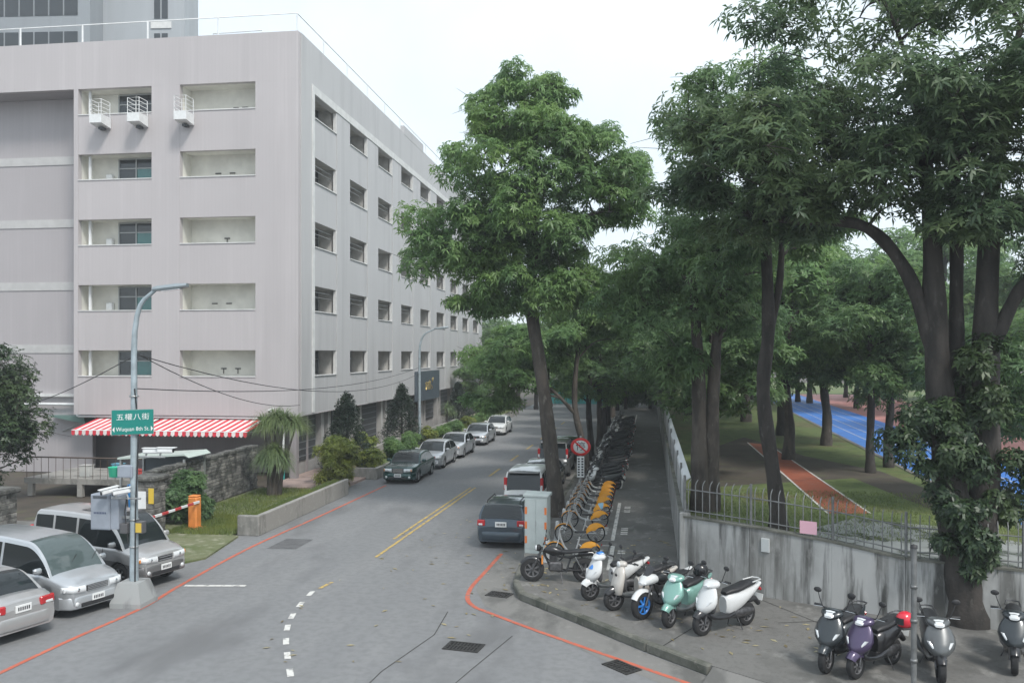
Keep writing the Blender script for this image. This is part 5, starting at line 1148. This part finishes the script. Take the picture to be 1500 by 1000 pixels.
# stairs and low ramp walls by the entrance
sw_ = thing('ramp_wall', 'sloping pale stone ramp wall by the building entrance', 'wall'); MB().prism([(-16.9, 47.5), (-16.6, 47.5), (-15.4, 55), (-15.7, 55)], .1, lambda x, y: .75 if y < 50 else 1.25).build('wall', PLW, sw_); MB().prism([(-17.0, 59), (-16.7, 59), (-15.6, 70), (-15.9, 70)], .1, lambda x, y: .7 if y < 62 else 1.1).build('wall', PLW, sw_)
# fallen leaves on the pavement: nobody could count them
lm = MB(); lr = random.Random(9)
for k in range(400):
    if k < 320: x, y = lr.uniform(-3.4, 4.5), lr.uniform(18.6, 30); 
    else: x, y = lr.uniform(-9, -3.8), lr.uniform(17, 34)
    if k < 320 and (y < 23.2 - 1.06 * (x + 3.3) or y > 24.0 + (0 if x < .8 else -.6 * (x - .8)) and x > .8): continue
    if 300 < k < 320: x, y = lr.gauss(-3.95, .25), lr.gauss(25.3, .5)
    z = .204 if k < 300 else .011; a = lr.uniform(0, 6.28); l = lr.uniform(.05, .13); w = l * .35; c, s = math.cos(a), math.sin(a)
    lm.add([(x - c * l, y - s * l, z + .003), (x + s * w, y - c * w, z + .012), (x + c * l, y + s * l, z + .004), (x - s * w, y + c * w, z + .006)], [(0, 1, 2, 3)])
tag(lm.build('fallen_leaves', leaf_mat('dry_leaf', (.12, .09, .04), (.42, .38, .24), .1)), 'scattered dry fallen leaves on the pavement and road', 'leaves', kind='stuff')
# ================================================================ vegetation
BARK = surface_mat('bark', [(.085, .072, .06), ((.035, .03, .026), 3, (1, 1, .3), .42, .6, .85), ((.16, .15, .13), 6, (1, 1, .4), .58, .7, .6)], bump=.9, bscale=14)
BARKD = surface_mat('dark_bark', [(.05, .043, .038), ((.02, .018, .016), 3, (1, 1, .3), .42, .6, .85), ((.1, .095, .085), 6, (1, 1, .4), .6, .7, .6)], bump=.9, bscale=14)
LEAF = leaf_mat('leaf_green', (.09, .17, .068), (.23, .38, .15), .52); LEAF2 = leaf_mat('leaf_mid', (.075, .14, .065), (.18, .3, .13), .5); LEAFD = leaf_mat('leaf_deep', (.06, .108, .06), (.145, .22, .115), .5); LEAFX = leaf_mat('leaf_dark', (.02, .045, .025), (.07, .115, .05), .3); LEAFY = leaf_mat('leaf_yellow_green', (.1, .15, .03), (.27, .32, .07))
CONIF = leaf_mat('conifer_green', (.008, .022, .014), (.03, .055, .03), .1)
def leaves_mesh(name, centres, radii, per, nl, L, Wd, seed, m, up=.55, droop=.25, shell=.55):
    """whorls of narrow leaves spread through ellipsoid clumps -> one mesh"""
    rs = np.random.RandomState(seed); C = np.repeat(np.asarray(centres, float), per, 0); Rd = np.repeat(np.asarray(radii, float), per, 0); n = len(C)
    d = rs.normal(size=(n, 3)); d[:, 2] = d[:, 2] * .8 + .25; d /= np.linalg.norm(d, axis=1, keepdims=True)
    rad = (shell + (1 - shell) * rs.rand(n, 1)) * (0.85 + .3 * rs.rand(n, 1)); pos = C + Rd * d * rad
    ax = d * (1 - up) + np.array([0, 0, up]) + rs.normal(size=(n, 3)) * .25; ax /= np.linalg.norm(ax, axis=1, keepdims=True)
    t1 = np.cross(ax, np.array([.3, .9, .1])); t1 /= np.linalg.norm(t1, axis=1, keepdims=True); t2 = np.cross(ax, t1)
    V = []; ph = rs.rand(n) * 6.28
    for k in range(nl):
        a = ph + 2 * math.pi * k / nl + rs.normal(size=n) * .2; u = t1 * np.cos(a)[:, None] + t2 * np.sin(a)[:, None]
        tilt = (rs.rand(n, 1) * .7 - droop); dr = u * np.sqrt(np.clip(1 - tilt ** 2, .1, 1)) + ax * tilt; dr[:, 2] -= droop * .4; sd = np.cross(dr, ax); sd /= np.linalg.norm(sd, axis=1, keepdims=True) + 1e-6
        l = L * (.5 + .95 * rs.rand(n, 1) ** 1.3); w = Wd * (.8 + .4 * rs.rand(n, 1))
        mid = pos + dr * l * .55 + ax * l * .06
        V.append(np.stack([pos, mid + sd * w, pos + dr * l - np.array([0, 0, 1]) * l * droop * .5, mid - sd * w], 1))
    V = np.concatenate(V).reshape(-1, 3); nf = len(V) // 4
    me = bpy.data.meshes.new(name); me.vertices.add(len(V)); me.vertices.foreach_set('co', V.astype(np.float32).ravel())
    me.loops.add(nf * 4); me.loops.foreach_set('vertex_index', np.arange(nf * 4, dtype=np.int32)); me.polygons.add(nf)
    me.polygons.foreach_set('loop_start', np.arange(0, nf * 4, 4, dtype=np.int32)); me.polygons.foreach_set('loop_total', np.full(nf, 4, dtype=np.int32))
    me.materials.append(m); me.update(calc_edges=True); me.validate(); return me
def clump_cloud(rnd_, n, c, r, cr, zflat=.6, hollow=.35, minz=-9):
    out = []; rad = []
    while len(out) < n:
        d = Vector((rnd_.gauss(0, 1), rnd_.gauss(0, 1), rnd_.gauss(0, 1))).normalized(); q = hollow + (1 - hollow) * rnd_.random() ** .6
        p = (c[0] + d.x * r[0] * q, c[1] + d.y * r[1] * q, c[2] + d.z * r[2] * q)
        if p[2] < minz: continue
        k = cr * rnd_.uniform(.7, 1.3); out.append(p); rad.append((k, k, k * zflat))
    return out, rad
def tree_parts(o, stems, cl, rd, rnd_, barkm, limb_r=.09, nlimb=7):
    """stems: list of [(x,y,z,r)...] in local coords"""
    tm = MB(); spine = []
    for st in stems:
        P = catmull([s_[:3] for s_ in st], 5); rr = [s_[3] for s_ in st]; k = len(P)
        rad = [interp([(i / (len(rr) - 1), v) for i, v in enumerate(rr)], j / (k - 1))[0] * (1 + .07 * math.sin(j * 1.7)) for j in range(k)]
        tm.tube(P, rad, 12); spine += list(zip(P[k // 3:], rad[k // 3:]))
    tm.build('trunk', barkm, o)
    lm_ = MB(); nodes = [(p, r_) for p, r_ in spine]; order = sorted(range(len(cl)), key=lambda i: (Vector(cl[i]) - Vector(stems[0][-1][:3])).length); rnd_.shuffle(order)
    for n_, i in enumerate(order):
        c = Vector(cl[i]); big = n_ < nlimb
        cand = [(p, r_) for p, r_ in (spine if big else nodes) if p.z < c.z + .3] or nodes
        p, r_ = min(cand, key=lambda q: (q[0] - c).length + (abs(c.z - q[0].z - 1.2) * .6 if big else 0))
        L_ = (c - p).length
        if L_ < .25: continue
        mid = p.lerp(c, .5) + Vector((rnd_.uniform(-.12, .12), rnd_.uniform(-.12, .12), .14)) * L_
        r0 = min(r_ * .8, limb_r if big else limb_r * .5); P = catmull([p, mid, c], 5); rads = [r0 + (.012 - r0) * j / (len(P) - 1) for j in range(len(P))]
        lm_.tube(P, rads, 6, False); nodes += list(zip(P[2:], rads[2:]))
        for _ in range(3):
            e = c + Vector((rnd_.gauss(0, .6) * rd[i][0], rnd_.gauss(0, .6) * rd[i][0], rnd_.gauss(.2, .5) * rd[i][2])); lm_.tube([c, c.lerp(e, .5) + Vector((0, 0, .05)), e], [.014, .01, .005], 4, False)
    lm_.build('branches', barkm, o)
def crown(o, name, cl, rd, per, nl, L, Wd, seed, m, **k): return link(name, leaves_mesh(name, cl, rd, per, nl, L, Wd, seed, m, **k), o)

# main street tree: twin stem, tall crown
tr_ = random.Random(21); T = thing('street_tree', 'tall pale barked street tree leaning over the parked cars behind the cabinet', 'tree', (-3.55, 33.4, .2), 0)
cl, rd = [], []
def addc(n, c, r, cr, zf=.6, hol=.3):
    a, b = clump_cloud(tr_, n, c, r, cr, zf, hol); cl.extend(a); rd.extend(b)
addc(96, (-.9, 0, 12.9), (3.5, 3.1, 3.9), .85, .75, .45); addc(8, (-1.2, 0, 16.6), (1.4, 1.4, .8), .6, .8); addc(28, (-3.7, -.3, 10.7), (2.2, 2.2, 1.6), .85, .7); addc(22, (-.4, -.8, 8.9), (2.6, 1.6, .9), .75, .75); addc(18, (1.8, 0, 12.6), (1.6, 1.5, 2.2), .8); addc(16, (2.4, 0, 9.2), (1.8, 1.3, 1.2), .75); addc(10, (-2.5, -.4, 8.3), (2.0, 1.3, .5), .65)
tree_parts(T, [[(0, 0, -.05, .42), (-.05, 0, 1, .31), (-.45, 0, 4.5, .26), (-.95, 0, 8.2, .22), (-.9, 0, 10.5, .2), (-.8, 0, 13, .14), (-.8, 0, 16, .05)], [(-.3, .1, 4.2, .18), (-.95, .2, 7.0, .15), (-1.4, .2, 9.5, .11), (-1.6, .1, 12, .06)]], cl, rd, tr_, BARK)
crown(T, 'crown', cl, rd, 95, 7, .21, .032, 1, LEAF, droop=.4)
# fence-side trees
tr_ = random.Random(33); x, y = g(1027, 748, FZ); T = thing('field_tree', 'twin trunked tree just behind the fence corner with drooping foliage', 'tree', (x, y, FZ), 0); cl, rd = [], []
addc(44, (-.3, .5, 7.8), (3.0, 2.8, 2.3), .95); addc(6, (-.6, -.4, 4.6), (.6, .6, .7), .5); addc(14, (.8, .5, 10), (2, 2, 1.5), .85)
tree_parts(T, [[(0, 0, -.05, .36), (-.05, 0, 2, .27), (-.1, 0, 5, .2), (-.3, 0, 8, .1)], [(.35, .1, -.05, .3), (.35, .1, 2.5, .24), (.5, .1, 5.5, .17), (.9, .1, 9.5, .07)]], cl, rd, tr_, BARK)
crown(T, 'crown', cl, rd, 85, 7, .2, .03, 2, LEAF2, droop=.4)
tr_ = random.Random(35); x, y = g(1136, 778, FZ); T = thing('field_tree', 'slender dark single trunk tree rising through the middle of the fence', 'tree', (x, y, FZ), 0); cl, rd = [], []
addc(26, (-.6, 0, 12), (2.6, 2.6, 2.2), .95); addc(8, (-1.8, 0, 8.2), (1.3, 1.2, .8), .7); addc(8, (1.4, .6, 9), (1.2, 1.2, 1), .75)
tree_parts(T, [[(.1, 0, -.05, .3), (0, 0, 1.2, .22), (-.35, 0, 4.0, .2), (-.2, 0, 6, .19), (-.3, 0, 9, .15), (-.4, 0, 12, .07)], [(-.2, .1, 5.6, .12), (.15, .1, 7.5, .1), (.2, .1, 10.5, .06)]], cl, rd, tr_, BARKD)
crown(T, 'crown', cl, rd, 75, 7, .2, .03, 3, LEAF2, droop=.35)
# the great dark tree on the right
tr_ = random.Random(40); T = thing('great_tree', 'massive dark tree of several trunks with ivy at its foot in front of the wall', 'tree', (7.35, 21.6, .2), 0); cl, rd = [], []
addc(46, (-2.8, -.2, 11.6), (4.0, 3.0, 2.0), 1.0, .55); addc(56, (1.4, -.4, 12.2), (3.8, 3.0, 2.9), 1.05, .55); addc(16, (3.2, .6, 9.2), (1.8, 1.6, 2.0), .9, .6); addc(16, (-4.2, .3, 9.7), (1.9, 2.0, .9), .8, .45); addc(14, (-.2, -1.2, 9.6), (1.6, 1.2, .7), .75, .5); addc(10, (-6.2, .6, 11.0), (1.3, 1.6, 1.3), .75, .5); addc(12, (2.6, -.5, 9.4), (1.2, 1.5, 1.4), .8, .5); addc(10, (-3, 0, 14.3), (2.6, 2, 1.0), .9, .5)
tree_parts(T, [[(.05, 0, -.05, .55), (-.1, 0, 1.2, .45), (-.45, 0, 4.0, .33), (-.68, 0, 7.0, .28), (-.8, 0, 10, .18), (-1.2, 0, 13, .08)], [(.25, .1, .8, .4), (.45, .1, 4, .33), (.48, .1, 7.5, .27), (.7, .1, 11, .15), (1.2, 0, 14, .06)], [(-.05, .35, 3.5, .2), (-.08, .4, 7, .17), (-.12, .3, 9.5, .14), (-.3, .3, 12.5, .07)],
    [(-.7, 0, 6.4, .2), (-1.3, 0, 8.2, .16), (-2.2, 0, 9.3, .14), (-3.4, .1, 9.5, .11), (-4.8, .2, 9.6, .06)], [(.6, 0, 6.6, .18), (1.3, 0, 8, .14), (2.2, -.1, 9, .08)]], cl, rd, tr_, BARKD, .1, 12)
crown(T, 'crown', cl, rd, 78, 7, .21, .03, 4, LEAFD)
a, b = [], []
for n_, c_, r_, k_ in ((18, (-.7, -.3, 4.2), (1.15, .6, .9), .36), (18, (-.1, -.35, 2.5), (.65, .55, 1.2), .32), (9, (.1, -.2, 5.6), (.7, .5, 1.2), .32), (7, (.9, -.1, 3.4), (.6, .5, 1.1), .35)):
    q_ = clump_cloud(tr_, n_, c_, r_, k_, .9, .4); a += q_[0]; b += q_[1]
crown(T, 'ivy', a, b, 80, 5, .15, .034, 5, LEAFX, up=.3)
# left edge tree
tr_ = random.Random(50); T = thing('garden_tree', 'bushy dark green tree at the set-back wing behind the iron fence', 'tree', (-28.0, 33.2, 0), 0); cl, rd = [], []
addc(64, (-.2, 0, 4.0), (2.0, 1.8, 3.3), .72, .85)
tree_parts(T, [[(0, 0, -.05, .2), (0, 0, 2, .15), (-.1, 0, 5.5, .05)]], cl, rd, tr_, BARK, .05)
crown(T, 'crown', cl, rd, 120, 5, .15, .035, 6, LEAFX)
# avenue and park trees: a few patterns copied with their own size and turn
protos = []
for i, (sd, lm2, hgt, spread, th) in enumerate(((61, LEAF, 10.5, 3.9, 3.4), (62, LEAF2, 12, 4.2, 4.2), (63, LEAF2, 9.5, 4.0, 3.0))):
    tr_ = random.Random(sd); T = thing('park_tree', 'x', 'tree', (0, 0, 0), 0); cl, rd = [], []
    addc(46, (0, 0, hgt * .66), (spread, spread, hgt * .32), 1.15, .6, .4)
    tree_parts(T, [[(0, 0, -.05, .3), (.05, 0, 1.5, .22), (-.1, 0, th, .19), (.15, 0, hgt * .7, .1), (.1, 0, hgt * .9, .04)]], cl, rd, tr_, BARKD if i else BARK, .07, 8)
    crown(T, 'crown', cl, rd, 105, 6, .26, .046, sd, lm2); protos.append(T)
used = [False] * 3
def plant_tree(i, x, y, z, s, rz, label, group):
    T = protos[i] if not used[i] else copy_tree(protos[i]); used[i] = True
    T.location = (x, y, z); T.rotation_euler.z = rz; T.scale = (s, s, s * rnd.uniform(.92, 1.1)); T['label'] = label; T['group'] = group
tr_ = random.Random(57); T = thing('street_tree', 'leaning street tree with low bright foliage hanging over the road', 'tree', (-3.35, 43.2, .2), 0); cl, rd = [], []
addc(30, (-3.0, -.3, 6.2), (2.9, 2.2, 1.8), .85); addc(8, (-4.3, -.6, 3.9), (1.3, 1.0, .6), .6); addc(22, (.3, 0, 7.6), (2.4, 2.2, 1.6), .85)
tree_parts(T, [[(.3, 0, -.05, .24), (.15, 0, 1.5, .18), (-.3, 0, 3.6, .15), (-.2, 0, 6, .11), (.2, 0, 8.5, .05)], [(-.2, 0, 3.2, .1), (-1.6, -.2, 4.6, .08), (-3.6, -.4, 5.6, .04)]], cl, rd, tr_, BARK, .06, 8)
crown(T, 'crown', cl, rd, 100, 7, .23, .036, 57, LEAF)
for k, (y, i, s) in enumerate(((51, 1, .85), (59, 0, .95), (67, 1, .95), (76, 2, 1.1), (86, 0, 1.1), (96, 1, 1.1), (107, 2, 1.2))):
    plant_tree(i, -3.35 + rnd.uniform(-.2, .2), y, .2, s, k * 1.3, 'street tree, ' + ordinal(k + 1) + ' in the kerb row beyond the low foliage tree', 'street tree row')
for k, (y, i, s) in enumerate(((37, 2, .85), (45, 1, .9), (54, 2, 1.0), (64, 0, 1.05), (75, 2, 1.1), (88, 1, 1.15), (102, 2, 1.2))):
    plant_tree(i, 2.6 + rnd.uniform(-.3, .9), y, FZ, s, k * 2.1, 'field tree along the walkway fence, ' + ordinal(k + 1) + ' beyond the twin trunked one', 'field tree row')
PT = [(1210, 652, 0, 1.15), (1275, 692, 1, .78), (1302, 684, 0, .85), (1452, 745, 2, .75)]
for k, (px, py, i, s) in enumerate(PT):
    x, y = g(px, py, FZ); plant_tree(i, x, y, FZ, s, k * 1.7, ['slim tree at the edge of the blue track beyond the running lane', 'forked thin trunk tree before the blue track', 'straight thin trunk tree next to the forked one before the blue track', 'low tree beside the blue track right of the great trunk'][k], 'trees by the blue track')
for k, (x, y, i, s) in enumerate(((6.8, 44, 0, 1.1), (8.4, 57, 1, 1.3), (7.4, 68, 0, 1.5), (27, 58, 1, 1.45), (29, 44, 0, 1.3), (24, 76, 0, 1.6))): plant_tree(i, x, y, FZ, s, k * 1.1, ['field tree standing next to the running lane', 'field tree between the running lane end and the blue track', 'field tree at the far grass corner left of the blue track', 'large field tree beyond the pink infield', 'field tree beyond the pink infield behind the great trunk', 'tall field tree by the far bend of the track'][k], 'field trees on the grass')
fr_ = random.Random(77)
for k in range(26):
    a = k / 25; x = 6 + a * 62 + fr_.uniform(-2, 2); y = 78 + fr_.uniform(-8, 26) - a * 10
    if 10 < x < 34 and y < 92: y += 16
    plant_tree(k % 3, x, y, FZ, fr_.uniform(.95, 1.35), fr_.uniform(0, 6), 'tree in the wood along the far side of the sports field', 'far field trees')
for k, (x, y, s) in enumerate(((-15.8, 80, .6), (-15.5, 90, .8), (-13, 100, 1.0), (-10, 118, 1.2), (-5, 122, 1.3), (1, 120, 1.2), (-17, 112, 1.2), (-24, 116, 1.2))):
    plant_tree(k % 3, x, y, 0, s, k, 'tree closing the far end of the street', 'trees at the street end')
# shrubs
for k, x in enumerate((-2.6, .2, 2.8)): plant_tree(k % 3, x, 99 + k * 2, .1, .75, k, ['low tree', 'broad tree', 'end tree'][k] + ' closing the end of the shaded walkway', 'trees closing the walkway')
def bush(name, label, x, y, z, n, r, cr, per, nl, L, Wd, seed, m, up=.55, cat='shrub', stem=True):
    T = thing(name, label, cat, (x, y, z), 0); q = random.Random(seed); a, b = clump_cloud(q, n, (0, 0, r[2] * .95), r, cr, .9, .3, .1)
    crown(T, 'foliage', a, b, per, nl, L, Wd, seed, m, up=up)
    if stem:
        s_ = MB()
        for c in a[:8]: s_.tube([(0, 0, 0), (c[0] * .4, c[1] * .4, c[2] * .6), c], [.03, .02, .008], 5)
        s_.build('stems', BARK, T)
    return T
x, y = g(243, 762); bush('round_bush', 'round glossy green bush between the stone pillar and the stone wall', -17.55, 30.6, .05, 34, (.85, .85, .9), .36, 120, 6, .12, .035, 71, LEAF2)
x, y = g(488, 722); bush('yellow_green_shrub', 'feathery yellow green shrub behind the end of the long planter', -15.1, 39.9, .1, 30, (1.05, 1.1, 1.3), .45, 90, 6, .2, .022, 72, LEAFY, up=.7)
for k, (x, y, h, w, lab) in enumerate(((-16.0, 44.2, 4.3, 1.75, 'dark conical cypress behind the yellow green shrub'), (-16.0, 54.7, 4.4, 1.6, 'dark upright cypress beside the slender street lamp'), (-16.2, 72.5, 4.0, 1.2, 'dark rounded cypress near the far planter end'))):
    T = thing('cypress', lab, 'tree', (x, y, .1), 0); q = random.Random(80 + k); a, b = [], []
    for j in range(46):
        t_ = (j + .5) / 46; ang = j * 2.4; rr_ = w * (1 - t_) ** .75 * (.55 + .35 * q.random()) ; a.append((rr_ * math.cos(ang), rr_ * math.sin(ang), .35 + t_ * (h - .6))); s_ = .24 + .3 * (1 - t_); b.append((s_, s_, s_ * 1.5))
    crown(T, 'crown', a, b, 75, 5, .11, .022, 80 + k, CONIF, up=.8, droop=-.1)
    MB().tube([(0, 0, -.05), (0, 0, h * .5), (0, 0, h * .9)], [.1, .06, .02], 8).build('trunk', BARKD, T)
bush('hedge', 'dark hedge mass added to darken the far end of the walkway', -.6, 101, .2, 40, (3.2, .9, 2.2), .8, 80, 6, .3, .06, 140, LEAFX, stem=False)  # foliage mass added so that the walkway ends in a dark tone
# ponytail palms on the lawn
T = thing('ponytail_palm', 'ponytail palm clump with drooping ribbon leaves on the lawn', 'palm', (*g(398, 728), .05), 0); T.scale = (.95, .95, .93); q = random.Random(90); tm = MB(); a, b = [], []
for (dx, dy, h) in ((-.15, 0, 1.75), (.15, .1, 2.0), (.3, -.1, 1.6), (-.45, .2, 3.3), (.5, .3, 3.5), (1.0, .4, 3.3), (.05, .3, 3.6)):
    tm.tube(catmull([(dx * .3, dy * .3, -.02), (dx * .5, dy * .5, h * .4), (dx, dy, h)], 4), [.13, .12, .1, .08, .07, .06, .05, .045, .04], 8); a.append((dx, dy, h)); b.append((.12, .12, .1))
tm.build('trunk', BARK, T)
def ribbons(name, cs, n, L, m, o, seed, w=.022):
    rs = random.Random(seed); mb = MB()
    for c in cs:
        for k in range(n):
            az = rs.uniform(0, 6.283); el = rs.uniform(.3, 1.45); l = L * rs.uniform(.7, 1.15); P = []; p = Vector(c); d = Vector((math.cos(az) * math.cos(el), math.sin(az) * math.cos(el), math.sin(el)))
            sd = Vector((-math.sin(az), math.cos(az), 0)) * w
            for j in range(6): P.append((p.copy(), 1 - j / 5.5)); p = p + d * l / 5; d = (d + Vector((0, 0, -.55))).normalized()
            for (pa, wa), (pb, wb_) in zip(P, P[1:]): mb.add([pa - sd * wa, pa + sd * wa, pb + sd * wb_, pb - sd * wb_], [(0, 1, 2, 3)])
    return mb.build(name, m, o)
ribbons('leaves', a, 420, 1.25, leaf_mat('palm_leaf', (.08, .13, .06), (.22, .3, .14)), T, 91)
T = thing('ponytail_palm', 'small ponytail palm in front of the far louvred windows', 'palm', (-16.0, 67.5, .1), 0); MB().tube([(0, 0, 0), (0, 0, 2.0)], [.12, .06], 8).build('trunk', BARK, T); ribbons('leaves', [(0, 0, 2.0), (.3, .2, 1.6)], 160, 1.0, MATS['palm_leaf'], T, 92)
# planter plants
hr = random.Random(95)
for k in range(9):
    y = 44 + k * 4.2; h = hr.uniform(.3, .5)
    bush('planter_plant', ('yellow green' if k % 3 == 0 else 'mid green') + ' planter plant, ' + ordinal(k + 1) + ' from the dark green saloon', -14.65 + hr.uniform(-.15, .1), y, .55, 12, (.5, 1.1, h), .33, 60, 6, .2, .028, 100 + k, LEAFY if k % 3 == 0 else LEAF, up=.7, stem=False)['group'] = 'planter plants behind the saloons'
bush('frangipani_shrub', 'open shrub with bare stems and pale leaf tufts beside the upright cypress', -15.9, 47.3, .1, 10, (1.0, .9, 1.0), .32, 28, 7, .26, .05, 120, LEAFY, up=.6)
# grass blades on the planter and lawn
def blades(name, boxes, n, h, seed, m):
    rs = np.random.RandomState(seed); out = []
    for (x0, x1, y0, y1, z) in boxes:
        k = n; p = np.stack([rs.uniform(x0, x1, k), rs.uniform(y0, y1, k), np.full(k, z)], 1); a = rs.rand(k) * 6.28; w = np.stack([np.cos(a), np.sin(a), a * 0], 1) * .012; t_ = p + np.stack([rs.normal(0, .03, k), rs.normal(0, .03, k), h * (.5 + rs.rand(k))], 1); out.append(np.stack([p - w, p + w, t_], 1))
    V = np.concatenate(out).reshape(-1, 3); nf = len(V) // 3; me = bpy.data.meshes.new(name); me.from_pydata(V.tolist(), [], np.arange(nf * 3).reshape(-1, 3).tolist()); me.materials.append(m); return link(name, me)
tag(blades('grass', [(-14.4, -13.95, 29.15, 38.0, .6), (-18.2, -14.6, 31.5, 38.9, .06), (-17.2, -14.6, 28.6, 32, .06)], 9000, .11, 130, leaf_mat('grass_blade', (.05, .09, .02), (.2, .25, .08), .2)), 'short green grass on the lawn and the long planter', 'grass', kind='stuff')
tag(blades('grass', [(1.3, 14, 25.2, 34, FZ)], 14000, .07, 131, MATS['grass_blade']), 'short grass on the field behind the bar fence', 'grass', kind='stuff')
# ================================================================ thin haze volume added to lift the darks like a window-glass veil
hz = MB().box((0, 62, 23.9), (236, 236, 50.2)).build('haze', bpy.data.materials.new('haze'))
hm = hz.data.materials[0]; hm.use_nodes = True; hm.node_tree.nodes.clear()
pvn = hm.node_tree.nodes.new('ShaderNodeVolumePrincipled'); hmo = hm.node_tree.nodes.new('ShaderNodeOutputMaterial')
pvn.inputs['Color'].default_value = (.9, .95, 1, 1); pvn.inputs['Density'].default_value = .001; pvn.inputs['Anisotropy'].default_value = .1
hm.node_tree.links.new(pvn.outputs[0], hmo.inputs['Volume'])
tag(hz, 'thin pale haze volume added over the street to lift the dark tones', 'haze', kind='stuff')
